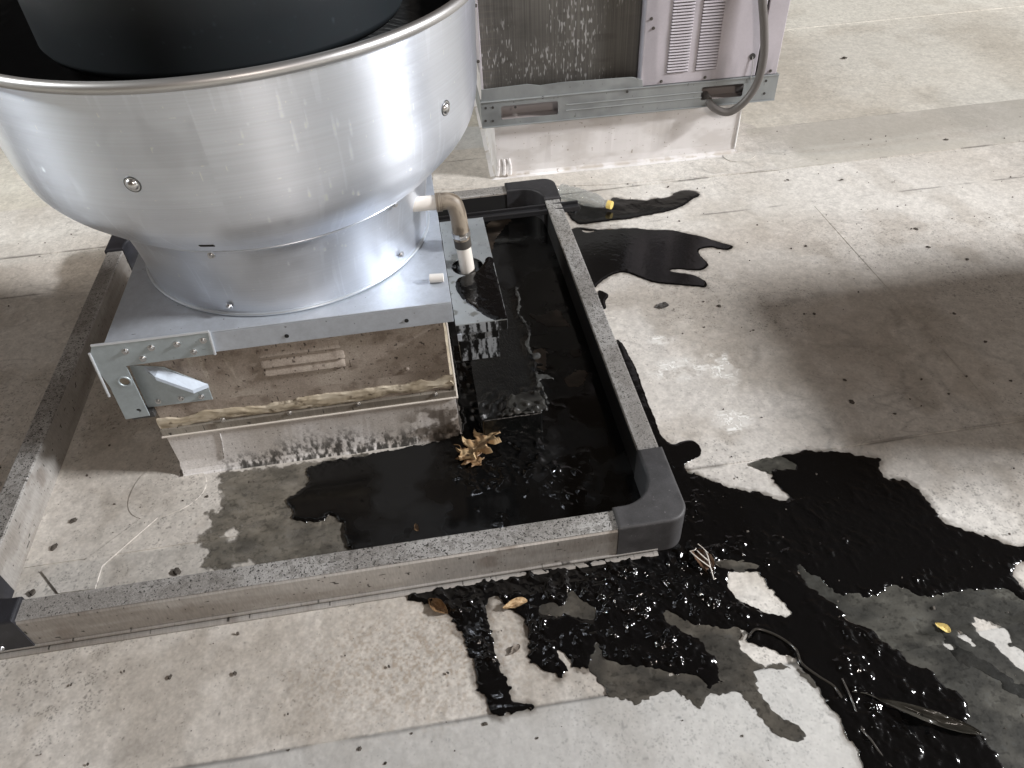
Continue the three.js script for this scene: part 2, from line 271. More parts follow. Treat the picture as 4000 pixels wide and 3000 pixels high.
single('grease_spill', pool([gpx(F1), gpx(B2)], [bare1, pocket1, pocket2, bare3].map(h => gpx(h)), { y: .0014, thick: .0026, rim: .016, cell: .0036, rough: .0045, lump: lumpy }), grease,
  'large clotted black grease spill spreading from the front corner of the frame', 'grease spill');
const HAND = [[2240, 880], [2325, 901], [2474, 889], [2513, 899], [2631, 899], [2670, 911], [2748, 926], [2780, 938], [2819, 948], [2862, 960], [2866, 967], [2846, 979], [2815, 975], [2780, 966], [2741, 973], [2725, 983], [2741, 1005], [2764, 1026], [2768, 1042], [2748, 1056], [2701, 1058], [2651, 1052], [2611, 1056], [2631, 1065], [2701, 1071], [2748, 1093], [2764, 1112], [2756, 1126], [2725, 1120], [2670, 1116], [2553, 1107], [2498, 1085], [2443, 1064], [2404, 1069], [2372, 1085], [2337, 1112], [2320, 1130], [2280, 1090], [2220, 920]];
single('grease_puddle', pool([gpx(HAND, .003)], [gpx([[2266, 897], [2300, 905], [2325, 900], [2318, 908], [2290, 912]], .003)], { y: .0012, thick: .003, rim: .008, cell: .005, rough: .0015, lump: (x, z) => (fbm(x * 9, z * 9, 2, 271) - .5) * .0009 + Math.max(0, vn(x * 70, z * 70, 273) - .9) * .012, s: 3 }), grease,
  'black grease puddle with finger-like runs beside the right rail', 'grease puddle');
const TOP = [[2200, 800], [2246, 881], [2323, 871], [2429, 860], [2490, 850], [2571, 834], [2653, 816], [2697, 783], [2734, 767], [2726, 750], [2701, 746], [2673, 742], [2632, 755], [2624, 767], [2592, 775], [2551, 773], [2522, 787], [2490, 779], [2437, 781], [2404, 771], [2388, 775], [2380, 803], [2339, 815], [2286, 805], [2230, 790]];
single('grease_puddle', pool([gpx(TOP)], [], { y: .0012, thick: .003, rim: .01, cell: .005, rough: .003, lump: (x, z) => (fbm(x * 20, z * 20, 3, 281) - .5) * .003, s: 5 }), grease,
  'narrow black grease puddle running out from under the plastic bottle', 'grease puddle');
single('grease_puddle', pool([gpx([[2395, 1310], [2443, 1355], [2455, 1391], [2482, 1430], [2498, 1477], [2513, 1520], [2535, 1580], [2565, 1650], [2580, 1704], [2627, 1742], [2661, 1725], [2699, 1719], [2729, 1734], [2743, 1763], [2733, 1784], [2691, 1801], [2668, 1818], [2690, 1850], [2640, 1850], [2560, 1760], [2470, 1520]], .003)], [], { y: .0012, thick: .0035, rim: .008, cell: .005, rough: .0015, lump: (x, z) => (fbm(x * 20, z * 20, 3, 291) - .5) * .003, s: 7 }), grease,
  'thin strip of black grease hugging the outer foot of the right rail', 'grease puddle');
single('grease_puddle', pool([gpx([[2330, 1130], [2372, 1145], [2380, 1158], [2362, 1180], [2370, 1200], [2362, 1214], [2340, 1190]], .003)], [], { y: .0012, thick: .003, rim: .006, cell: .004, rough: .001, s: 9 }), grease,
  'small black drip of grease against the middle of the right rail', 'grease puddle');

// brown margin where thin grease has soaked outwards
const grow = (p, r) => { let A = 0; for (let i = 0, j = p.length - 1; i < p.length; j = i++) A += p[j][0] * p[i][1] - p[i][0] * p[j][1]; const sg = A > 0 ? 1 : -1; return p.map((q, i) => { const a = p[(i + p.length - 1) % p.length], b = p[(i + 1) % p.length], dx = b[0] - a[0], dz = b[1] - a[1], l = Math.hypot(dx, dz) || 1; return [q[0] + sg * dz / l * r, q[1] - sg * dx / l * r]; }); };
const soakMat = phys({ color: 0xffffff, vertexColors: true, roughness: .42, transparent: true });
const soak = (label, outer, holes, s) => single('grease_soak', pool(outer, holes, { y: .0005, thick: .0003, rim: .004, cell: .006, rough: .006, s, tint: filmTint([.115, .088, .062], [.075, .058, .042], s, [.0, .75, .02]) }), soakMat, label, 'grease stain');
soak('brown soaked margin around the large clotted grease spill', [grow(gpx(F1), .014), grow(gpx(B2), .014)], [gpx(bare1), gpx(bare3)], 31);
soak('brown soaked margin around the finger-shaped grease puddle', [grow(gpx(HAND, .003), .011)], [], 33);
soak('brown soaked margin around the grease under the bottle', [grow(gpx(TOP), .012)], [], 35);
// thin grey-brown films of smeared grease
const film = (label, outer, holes, o, base = [.105, .098, .086], dark = [.062, .06, .055], lean, mat = filmMat) => single('grease_film', pool(outer, holes, { y: .0007, thick: .0009, rim: .006, cell: .005, rough: .005, tint: filmTint(base, dark, o.s || 0, lean), ...o }), mat, label, 'grease film');
film('wide dark grey film of smeared grease with pale bare chips in it', [gpx([[3090, 2170], [3200, 2200], [3400, 2240], [3700, 2240], [4000, 2250], [4260, 2300], [4400, 3250], [3650, 3250], [3600, 2760], [3450, 2500], [3150, 2330]])], chips.map(h => gpx(h)), { s: 1 }, [.092, .092, .084], [.048, .049, .046]);
film('grey-brown film of grease with a ragged tail below the clotted spill', [gpx([[2560, 2380], [2611, 2370], [2662, 2400], [2800, 2445], [2870, 2440], [2900, 2465], [2890, 2530], [2930, 2580], [2960, 2602], [3060, 2596], [3120, 2610], [3190, 2660], [3200, 2700], [3130, 2645], [3080, 2616], [2944, 2615], [2949, 2651], [2953, 2698], [2982, 2732], [3012, 2765], [3046, 2803], [3120, 2840], [3165, 2884], [3120, 2900], [3050, 2880], [3000, 2860], [2960, 2800], [2900, 2720], [2850, 2692], [2805, 2722], [2790, 2700], [2760, 2730], [2735, 2784], [2710, 2742], [2670, 2732], [2640, 2700], [2560, 2716], [2490, 2762], [2462, 2745], [2440, 2725], [2380, 2722], [2355, 2690], [2325, 2640], [2295, 2605], [2310, 2500], [2320, 2430], [2080, 2400], [2110, 2340], [2220, 2290], [2400, 2300]])], [bare3, [[2604, 2626], [2640, 2628], [2668, 2640], [2620, 2640]]].map(h => gpx(h)), { s: 2 });
film('small grey grease film beside the front corner piece of the frame', [gpx([[2655, 1840], [2700, 1850], [2790, 1880], [2760, 1905], [2660, 1890]])], [], { s: 3 }, [.15, .15, .135], [.08, .08, .072]);
film('grey wedge of grease film lying along the membrane lap by the spill', [gpx([[2905, 1813], [3000, 1790], [3130, 1780], [3140, 1840], [3010, 1852], [2965, 1838]])], [], { s: 3 }, [.15, .15, .135], [.08, .08, .072]);
film('darker streak of grease film trailing past the pale bare chips', [gpx([[3660, 2440], [3700, 2440], [3745, 2530], [3800, 2555], [3870, 2600], [3930, 2640], [4000, 2690], [4120, 2760], [4120, 2800], [4000, 2740], [3930, 2705], [3880, 2650], [3800, 2620], [3750, 2585], [3690, 2540], [3668, 2490]])], [[[3690, 2514], [3730, 2536], [3722, 2544], [3694, 2528]]].map(h => gpx(h)), { s: 8, y: .0013 }, [.036, .036, .033], [.022, .023, .022]);
film('small grey grease film above the bare oval patch in the spill', [gpx([[2770, 2180], [2980, 2180], [2990, 2232], [2830, 2240]])], [], { s: 6 });
film('dull grey-brown grease film in front of the curb inside the frame', [gpx([[830, 1842], [858, 1900], [862, 1960], [870, 2018], [800, 1990], [782, 2012], [850, 2042], [782, 2090], [772, 2122], [830, 2150], [792, 2190], [800, 2225], [900, 2240], [1100, 2220], [1420, 2170], [1500, 2000], [1500, 1760], [1270, 1795], [1000, 1835]], .002)], [gpx([[885, 2080], [920, 2065], [938, 2085], [915, 2112], [890, 2110]], .002), gpx([[905, 2205], [960, 2192], [985, 2200], [985, 2212], [915, 2220]], .002)], { s: 4, rough: .008 }, [.215, .20, .172], [.13, .122, .106], [.5, .62, .014]);

// the pool caught inside the frame
const openChaikin = p => { for (let k = 0; k < 2; k++) { const r = [p[0]]; for (let i = 0; i + 1 < p.length; i++) r.push([p[i][0] * .75 + p[i + 1][0] * .25, p[i][1] * .75 + p[i + 1][1] * .25], [p[i][0] * .25 + p[i + 1][0] * .75, p[i][1] * .25 + p[i + 1][1] * .75]); r.push(p[p.length - 1]); p = r; } return p; };
const panEdge = openChaikin([[1385, 2175], [1345, 2080], [1340, 2042], [1290, 2010], [1270, 2026], [1200, 2042], [1130, 2030], [1150, 2000], [1110, 1950], [1180, 1915], [1222, 1880], [1180, 1832], [1270, 1800], [1400, 1782], [1600, 1746], [1790, 1706]]).map(q => { const v = G(q[0], q[1], .006); return [v.x, v.z]; });
single('grease_pool', pool([[...panEdge, [.405, .38], [.405, -.42], [-.1, -.42], [-.1, -.81], [.88, -.81], [.88, .87], [.2, .87]]], [], {
  y: .0048, thick: .006, rim: .012, cell: .005, rough: .005, s: 11, level: true, lump: (x, z) => {
    const zone = sm(.3, .06, Math.hypot(x - .55, z - .6)), tray = sm(.24, .1, Math.abs(x - .56) + Math.max(0, Math.abs(z - .3) - .2));
    return zone * sm(.45, .6, fbm(x * 9, z * 9, 3, 301)) * (Math.max(0, fbm(x * 44, z * 44, 2, 303) - .48) * .022 + Math.max(0, vn(x * 90, z * 90, 305) - .65) * .012) + tray * Math.max(0, vn(x * 60, z * 60, 307) - .6) * .012 + (fbm(x * 5, z * 5, 2, 309) - .5) * .001 + Math.max(0, vn(x * 55, z * 55, 311) - .93) * .03;
  }
}), greaseSmooth, 'still pool of black grease trapped inside the frame beside the fan', 'grease pool');
// thin brown and grey patches laid over the pool
const thinCoatMat = phys({ color: 0xffffff, vertexColors: true, roughness: .3, ior: 1.45, transparent: true });
for (const [o, l] of [
  [[[2060, 1225], [2110, 1232], [2150, 1212], [2190, 1215], [2210, 1255], [2240, 1280], [2190, 1278], [2130, 1275], [2080, 1250]], 'reddish brown patch on the pool between the tray and the right rail'],
  [[[2082, 1365], [2118, 1352], [2140, 1380], [2142, 1420], [2130, 1452], [2100, 1440], [2085, 1405]], 'oval grey-brown patch on the pool beside the tray edge'],
  [[[2200, 1480], [2225, 1462], [2260, 1440], [2292, 1440], [2294, 1480], [2270, 1510], [2235, 1518], [2210, 1505]], 'grey-brown patch with two lobes on the pool near the right rail'],
  [[[2225, 1370], [2260, 1362], [2280, 1378], [2272, 1400], [2240, 1392]], 'smallest round patch on the pool near the right rail'],
  [[[1895, 870], [1960, 850], [2010, 850], [1960, 900], [1930, 945], [1920, 1000], [1905, 1010], [1890, 950]], 'pale grey patch along the back edge of the grease box'],
]) { const m = single('pool_patch', pool([gpx(o, .0115)], [], { y: .0112, thick: .0009, rim: .012, cell: .005, rough: .005, s: 13, level: true, tint: filmTint([.046, .036, .028], [.014, .011, .009], 9) }), thinCoatMat, l, 'scum'); }

// ================================================================ CONTAINMENT FRAME
const grimeTop = tex(2048, 512, (u, v) => { // aluminium peppered with grease spots; u runs along 1.75 m, v across .25 m
  const x = u * 1.75, y = v * .44; let c = mix3([.68, .675, .665], [.58, .57, .555], sm(.35, .7, fbm(x * 5, y * 12, 3, 321)));
  const dens = sm(.0, .6, u) * .7 + .3; const a = vn(x * 330, y * 330, 323), b = fbm(x * 110, y * 110, 3, 325), d = vn(x * 560, y * 560, 327);
  c = mix3(c, [.10, .095, .09], sm(.88 - .16 * dens, .96 - .1 * dens, a) * .75); c = mix3(c, [.30, .29, .27], sm(.52, .7, b) * .32 * dens); const k = 1 + (d - .5) * .25;
  return [c[0] * k, c[1] * k, c[2] * k];
});
const grimeSide = tex(1024, 256, (u, v) => { const x = u * 1.75, y = v * .44; let c = mix3([.70, .69, .675], [.58, .56, .535], sm(.3, .75, fbm(x * 3.2, y * 20, 4, 331))); c = mix3(c, [.46, .42, .385], sm(.58, .85, fbm(x * 18, y * 14, 3, 333)) * .45); c = mix3(c, [.12, .11, .1], sm(.91, .97, vn(x * 120, y * 120, 335)) * .8); const k = 1 + (vn(x * 500, y * 90, 337) - .5) * .12; return [c[0] * k, c[1] * k, c[2] * k]; });
const topMat = std({ map: grimeTop, roughness: .55, metalness: .25 }), sideMat = std({ map: grimeSide, roughness: .48, metalness: .35 });
const FR = { xl: -.827, xr: .920, zb: -.851, zf: .896, h: .1177, w: .0603 };
const frame = thing('containment_frame', 'square grey aluminium frame with black corner pieces around the exhaust fan', 'containment frame');
// one rail: profile (outward, up), swept along its length; local x along the rail, +z outward
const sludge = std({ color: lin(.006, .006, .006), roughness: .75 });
function rail(len, parent, place, turn, greasy = false) {
  const h = FR.h, w = FR.w, g = new THREE.Group(); g.name = 'rail'; g.position.set(...place); g.rotation.y = turn; parent.add(g);
  const sweep = (pts) => { const s = new THREE.Shape(pts.map(p => new THREE.Vector2(p[0], p[1]))); const e = new THREE.ExtrudeGeometry(s, { depth: len, bevelEnabled: false }); e.rotateY(-Math.PI / 2); e.translate(len / 2, 0, 0); return e; };
  const put = (name, pts, m) => { const e = sweep(pts), p = e.attributes.position, uv = e.attributes.uv; const top = name === 'top_plate'; for (let i = 0; i < p.count; i++) uv.setXY(i, (p.getX(i) + .9) / 1.75, (top ? p.getZ(i) + .2 : p.getY(i)) / .44); const ne = e.toNonIndexed ? e : e; part(name, ne, m, g); };
  const body = [[-w, .001], [0, .001], [0, h - .009], [-.004, h - .004], [-w + .003, h - .004], [-w, h - .008]];
  put('side_wall', body, sideMat);
  put('top_plate', [[-w - .001, h - .0035], [-.0045, h - .0035], [-.003, h - .001], [-.006, h], [-w + .002, h]], topMat);
  put('foot_flange', [[.0005, .001], [.016, .001], [.016, .005], [.010, .0085], [.0005, .0085]], sideMat);
  put('clip_strip', [[.0005, .014], [.006, .014], [.006, .018], [.0005, .019]], sideMat);
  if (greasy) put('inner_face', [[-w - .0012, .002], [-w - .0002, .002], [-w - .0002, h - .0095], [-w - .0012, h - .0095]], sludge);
  return g;
}
{
  const { xl, xr, zb, zf } = FR, cx = (xl + xr) / 2, cz = (zb + zf) / 2;
  rail(xr - xl - .14, frame, [cx, 0, zf], 0); rail(xr - xl - .14, frame, [cx, 0, zb], Math.PI, true);
  rail(zf - zb - .14, frame, [xr, 0, cz], Math.PI / 2, true); rail(zf - zb - .14, frame, [xl, 0, cz], -Math.PI / 2);
  const rubber = tex(256, 256, (u, v) => { const c = .245 + (fbm(u * 9, v * 9, 4, 341) - .5) * .12 + (vn(u * 160, v * 160, 343) - .5) * .04 + sm(.93, .99, vn(u * 70, v * 70, 345)) * .2; return [c, c * .99, c * 1.01]; });
  const greyRub = std({ map: rubber, roughness: .6 }), darkRub = std({ map: rubber, color: lin(.34, .36, .44), roughness: .5 }), dullRub = std({ map: rubber, color: lin(.55, .55, .58), roughness: .55 });
  function corner(lx, lz, m, label, R = .085) { // outside corner at the origin, arms along -x and -z
    const w = FR.w + .004, s = new THREE.Shape(), o = .004, ro = .05;
    s.moveTo(o - ro, o); s.absarc(o - ro, o - ro, ro, Math.PI / 2, 0, true); s.lineTo(o, -lz); s.lineTo(-w, -lz); s.lineTo(-w, -w - R); s.absarc(-w - R, -w - R, R, 0, Math.PI / 2, false); s.lineTo(-lx, -w); s.lineTo(-lx, o); s.lineTo(o - ro, o);
    const g = new THREE.ExtrudeGeometry(s, { depth: FR.h - .006, bevelEnabled: true, bevelThickness: .008, bevelSize: .008, bevelOffset: -.008, bevelSegments: 4, curveSegments: 14 });
    g.rotateX(-Math.PI / 2); g.scale(1, 1, -1); const ix = g.index; if (ix) { } else { const p = g.attributes.position, a = p.array; for (let i = 0; i < p.count; i += 3) for (let k = 0; k < 3; k++) { const t = a[(i + 1) * 3 + k]; a[(i + 1) * 3 + k] = a[(i + 2) * 3 + k]; a[(i + 2) * 3 + k] = t; } g.computeVertexNormals(); }
    g.translate(0, .0095, 0); const mg = metric(g); const uv = mg.attributes.uv; for (let i = 0; i < uv.count; i++) uv.setXY(i, uv.getX(i) * 4, uv.getY(i) * 4); return part('corner_piece', mg, m, frame, label);
  }
  let c = corner(.175, .235, greyRub, 'grey rounded corner piece'); c.position.set(xr, 0, zf);
  c = corner(.17, .17, darkRub, 'black corner piece'); c.position.set(xl, 0, zf); c.rotation.y = -Math.PI / 2;
  c = corner(.16, .20, dullRub, 'black corner piece with a curved lip'); c.position.set(xr, 0, zb); c.rotation.y = Math.PI / 2;
  c = corner(.17, .17, darkRub, 'black corner piece'); c.position.set(xl, 0, zb); c.rotation.y = Math.PI;
  part('screw', face(screwGeo(.006), new THREE.Vector3(xl + .1, .03, zf + .004), new THREE.Vector3(0, 0, 1)), std({ color: lin(.6, .6, .6), metalness: 1, roughness: .35 }), frame);
}
{ // loose black trim lying across the back corner
  const m = std({ color: lin(.022, .022, .024), roughness: .42 }), o = thing('plastic_trim_strip', 'long black plastic trim strip lying across the back corner of the frame', 'plastic strip');
  const a = G(1640, 880, .05), b = G(2125, 792, .125), c = G(2262, 808, .11), dir = b.clone().sub(a);
  const bar = (p, q, w, h, dy, dz) => { const L = p.distanceTo(q), g = new RoundedBoxGeometry(L, h, w, 2, Math.min(w, h) * .3); g.rotateZ(Math.atan2(q.y - p.y, Math.hypot(q.x - p.x, q.z - p.z))); g.rotateY(-Math.atan2(q.z - p.z, q.x - p.x)); g.translate((p.x + q.x) / 2, (p.y + q.y) / 2 + dy, (p.z + q.z) / 2 + dz); return g; };
  part('channel', bar(a, c, .05, .008, 0, 0), m, o); part('edge_rib', bar(a, c, .008, .016, .009, .021), m, o); part('edge_rib', bar(a, c, .008, .016, .009, -.021), m, o);
}

// ================================================================ FAN CURB
const CB = .3988;
const curb = thing('fan_curb', 'stained square curb with white flashing and brown vented housing under the fan', 'roof curb');
const flashTex = tex(1024, 256, (u, v) => { // white flashing, mould and grease climbing its foot; v = 0 at the foot
  const x = u * .8, y = v * .17; let c = mix3([.82, .81, .80], [.71, .69, .665], sm(.35, .7, fbm(x * 8, y * 8, 4, 351)) * sm(.05, .4, u) * .9);
  c = mix3(c, [.50, .46, .41], sm(.55, .8, fbm(x * 14, y * 10, 4, 353)) * sm(.15, 1, u) * .6);
  const top = .026 + .095 * Math.pow(fbm(x * 13, 3, 3, 355), 1.5), gr = fbm(x * 120, y * 70, 5, 359), blk = sm(top * 1.7, 0, y) * sm(.36, .74, gr + .10 * sm(.03, 0, y)) * sm(.1, .22, u);
  c = mix3(c, [.12, .113, .10], blk * .85); c = mix3(c, [.2, .18, .16], sm(.90, .97, vn(x * 230, y * 230, 361)) * .7); c = mix3(c, [.20, .165, .13], sm(.16, .05, Math.hypot(x - .75, (y - .05) * 1.2)) * sm(.4, .6, fbm(x * 30, y * 30, 4, 363)) * .6);
  const k = 1 + (vn(x * 300, y * 300, 365) - .5) * .1; return [c[0] * k, c[1] * k, c[2] * k];
});
const houseTex = tex(1024, 256, (u, v) => { // weathered brown-grey sheet metal with runs and spots
  const x = u * .8, y = v * .26; let c = mix3([.63, .59, .55], [.53, .49, .45], sm(.2, .8, fbm(x * 6, y * 9, 4, 371))); c = mix3(c, [.69, .66, .62], sm(.45, .8, fbm(x * 11 + 8, y * 6, 4, 373)) * .6);
  const run = sm(.66, .74, fbm(x * 70, y * 7, 2, 375)) * sm(.55, .3, u) * sm(.08, .2, u); c = mix3(c, [.70, .67, .62], run * .5); c = mix3(c, [.14, .11, .09], sm(.86, .95, vn(x * 170, y * 170, 377)) * .7); c = mix3(c, [.34, .29, .25], sm(.52, .85, fbm(x * 34, y * 34, 5, 379)) * .45);
  const k = 1 + (vn(x * 420, y * 420, 381) - .5) * .16; return [c[0] * k, c[1] * k, c[2] * k];
});
const flashMat = std({ map: flashTex, roughness: .6 }), houseMat = std({ map: houseTex, roughness: .55, metalness: .05 });
function wallUV(g, h) { const p = g.attributes.position, n = g.attributes.normal, uv = g.attributes.uv; for (let i = 0; i < p.count; i++) { const u = Math.abs(n.getX(i)) > Math.abs(n.getZ(i)) ? -p.getZ(i) * Math.sign(n.getX(i) || 1) : p.getX(i) * Math.sign(n.getZ(i) || 1); uv.setXY(i, u / .8 + .5, p.getY(i) / h); } return g; }
{
  // flashing flares at its foot into a cove
  const prof = [[.022, .001], [.009, .006], [.003, .018], [0, .05], [0, .163]], sq = (d, y) => [[-CB - d, y, CB + d], [CB + d, y, CB + d], [CB + d, y, -CB - d], [-CB - d, y, -CB - d]];
  const pos = []; const N = 40;
  for (let k = 0; k < prof.length - 1; k++) for (let s = 0; s < 4; s++) for (let i = 0; i < N; i++) {
    const wob = (x, y, z, d) => { const q = (fbm(x * 14 + z * 14, y * 20, 2, 391) - .5) * .008 * (y < .16 ? 1 : .3); const L = Math.max(Math.abs(x), Math.abs(z)); return [x * (1 + q / L), y, z * (1 + q / L)]; };
    const L = (d, y, t) => { const a = sq(d, y)[s], b = sq(d, y)[(s + 1) % 4]; return wob(mix(a[0], b[0], t), y, mix(a[2], b[2], t)); };
    const a = L(...prof[k], i / N), b = L(...prof[k], (i + 1) / N), c = L(...prof[k + 1], (i + 1) / N), d = L(...prof[k + 1], i / N); pos.push(...a, ...b, ...c, ...a, ...c, ...d);
  }
  let g = new THREE.BufferGeometry(); g.setAttribute('position', new THREE.Float32BufferAttribute(pos, 3)); g.setAttribute('uv', new THREE.Float32BufferAttribute(new Float32Array(pos.length / 3 * 2), 2)); g.computeVertexNormals(); wallUV(g, .17);
  part('flashing', g, flashMat, curb, 'white membrane flashing blackened along its foot');
  const ridge = tube([PZ(858, 1690, CB + .002), PZ(868, 1740, CB + .002), PZ(874, 1790, CB + .003)], .0022, 20, 8); part('flashing_lap', ridge, flashMat, curb);
  // square bars of wall for the four sides
  const ring = (d, y0, y1, t) => [bx(-CB - d, CB + d, y0, y1, CB + d - t, CB + d, .0015), bx(-CB - d, CB + d, y0, y1, -CB - d, -CB - d + t, .0015), bx(CB + d - t, CB + d, y0, y1, -CB - d + t, CB + d - t, .0015), bx(-CB - d, -CB - d + t, y0, y1, -CB - d + t, CB + d - t, .0015)];
  const barMat = std({ map: grimeSide, roughness: .5, metalness: .4, color: lin(.75, .72, .66) });
  part('termination_bar', mergeGeometries(ring(.0045, .158, .186, .02)), barMat, curb); part('bar_lip', mergeGeometries(ring(.0085, .1575, .1625, .02)), std({ color: lin(.62, .58, .52), roughness: .5 }), curb);
  const hs = ring(-.006, .16, .455, .012).map(q => { wallUV(q, .26); return q; }); const hw = part('housing_wall', mergeGeometries(hs), houseMat, curb, 'brown weathered sheet metal housing');
  // three pressed vents
  for (const [a, b] of [[[1008, 1404], [1330, 1362]], [[1022, 1440], [1350, 1406]], [[1035, 1474], [1352, 1436]]]) {
    const p = PZ(...a, CB), q = PZ(...b, CB), w = q.x - p.x, s = new THREE.Shape(); s.moveTo(0, 0); s.quadraticCurveTo(.008, .001, .0095, .006); s.quadraticCurveTo(.007, .020, 0, .027);
    const e = new THREE.ExtrudeGeometry(s, { depth: w - .02, bevelEnabled: true, bevelThickness: .01, bevelSize: .002, bevelOffset: -.002, bevelSegments: 4, curveSegments: 8 }); e.rotateY(-Math.PI / 2); e.translate(p.x + w - .01, (p.y + q.y) / 2, CB - .0065); wallUV(e, .26); part('vent_louver', e, houseMat, curb);
  }
  // lumpy caulk
  const caulkMat = std({ map: tex(512, 128, (u, v) => { const x = u * .8, y = v * .1; let c = mix3([.74, .705, .635], [.63, .585, .505], sm(.3, .75, fbm(x * 20, y * 30, 4, 401))); c = mix3(c, [.30, .26, .21], sm(.64, .8, fbm(x * 60, y * 60, 4, 403)) * .6); return c; }), roughness: .65 });
  const cp = [], NU = 220, NV = 14, P = (i, j) => { const t = i / NU, a = j / NV * Math.PI, x = mix(-CB - .004, CB + .004, t), w = .008 + .020 * fbm(x * 26, 1, 4, 411), r = .001 + .008 * fbm(x * 34, j * .55, 3, 413), cy = .203 + .020 * (fbm(x * 9, 5, 2, 415) - .5) + .010 * t; return [x, cy - Math.cos(a) * w + .008 * (fbm(x * 45, j * .6, 3, 417) - .5), CB - .007 + Math.pow(Math.sin(a), .6) * (r + .003)]; };
  for (let i = 0; i < NU; i++) for (let j = 0; j < NV; j++) { const a = P(i, j), b = P(i + 1, j), c = P(i + 1, j + 1), d = P(i, j + 1); cp.push(...a, ...b, ...c, ...a, ...c, ...d); }
  let cg = new THREE.BufferGeometry(); cg.setAttribute('position', new THREE.Float32BufferAttribute(cp, 3)); cg = mergeVertices(cg); cg.computeVertexNormals(); { const p = cg.attributes.position, uv = new Float32Array(p.count * 2); for (let i = 0; i < p.count; i++) { uv[i * 2] = p.getX(i) / .8 + .5; uv[i * 2 + 1] = p.getY(i) / .1; } cg.setAttribute('uv', new THREE.BufferAttribute(uv, 2)); }
  part('caulk_bead', cg, caulkMat, curb, 'lumpy cream caulk bead'); const c2 = cg.clone(); c2.rotateY(Math.PI / 2); part('caulk_bead', c2, caulkMat, curb);
  for (const [a, b] of [[1130, 1613], [1398, 1578], [1700, 1540], [870, 1640]]) part('screw', face(screwGeo(.0055), PZ(a, b, CB + .0045), new THREE.Vector3(0, 0, 1)), std({ color: lin(.55, .53, .5), metalness: .9, roughness: .4 }), curb);
  for (const [a, b] of [[1590, 1440], [1665, 1435]]) part('rivet', face(new THREE.SphereGeometry(.007, 14, 8), PZ(a, b, CB - .006), new THREE.Vector3(0, 0, 1)), houseMat, curb);
}

// ================================================================ EXHAUST FAN
const fan = thing('exhaust_fan', 'spun aluminium upblast exhaust fan with a deep round bowl', 'exhaust fan');
const drips = Array.from({ length: 26 }, (_, i) => { const far = i > 20; return [far ? rr(-.14, .17) : rr(.02, .078), rr(.52, .9), rr(.0006, .0016), rr(.004, far ? .012 : .03)]; });
const dripAt = (u, v) => { const w = u > .5 ? u - 1 : u; let m = 0; for (const [a, b, p, q] of drips) { const dx = (w - a) / p, dy = (v - b) / q, e = dx * dx + (dy > 0 ? dy * dy * .25 : dy * dy * 3); if (e < 1) m = Math.max(m, 1 - e); } return m; };
const brush = tex(2048, 512, (u, v) => { // fine turning lines round the bowl, a few runs and spots of dried water
  let c = [.90, .925, .965]; const l = (vn(v * 380, u * 6, 421) - .5) * .03 + (vn(v * 120, u * 3, 423) - .5) * .012 + (fbm(u * 14, v * 5, 4, 425) - .5) * .06; let k = 1 + l;
  const st = sm(.74, .80, vn(u * 420, v * 3 + 7, 427)) * sm(.5, .7, fbm(u * 30, v * 4, 2, 429)); k *= 1 + .03 * st; const sp = sm(.955, .98, vn(u * 500, v * 90, 431)); k *= 1 + .1 * sp + .07 * dripAt(u, v); return [c[0] * k, c[1] * k, c[2] * k];
});
const brushR = tex(2048, 512, (u, v) => { const t = .37 + (vn(v * 260, u * 5, 433) - .5) * .03 + (fbm(u * 12, v * 6, 4, 435) - .5) * .08 + .05 * sm(.6, .75, fbm(u * 60, v * 5, 3, 437)); return t + .1 * dripAt(u, v); }, false);
const bowlMat = phys({ map: brush, roughnessMap: brushR, roughness: .95, metalness: .86, anisotropy: .85, anisotropyRotation: Math.PI / 2 });
const neckMat = phys({ map: brush, roughnessMap: brushR, roughness: 1.0, metalness: .85, anisotropy: .5, anisotropyRotation: Math.PI / 2, color: lin(.88, .88, .88) });
const galv = tex(512, 512, (u, v) => { const x = u, y = v; let k = .76 + (fbm(x * 9, y * 9, 4, 441) - .5) * .08 + (vn(x * 70, y * 70, 443) - .5) * .035 + (vn(x * 260, y * 260, 445) - .5) * .03; k *= 1 - .5 * sm(.975, .99, vn(x * 120, y * 120, 447)); return [k * .955, k * .99, k * 1.035]; });
const capMat = std({ map: galv, metalness: .45, roughness: .46 });
const plateMat = std({ map: galv, metalness: .55, roughness: .42, color: lin(.92, .97, .93) });
const screwMat = std({ color: lin(.68, .68, .68), metalness: 1, roughness: .28 });
const AX = [0, -.008];
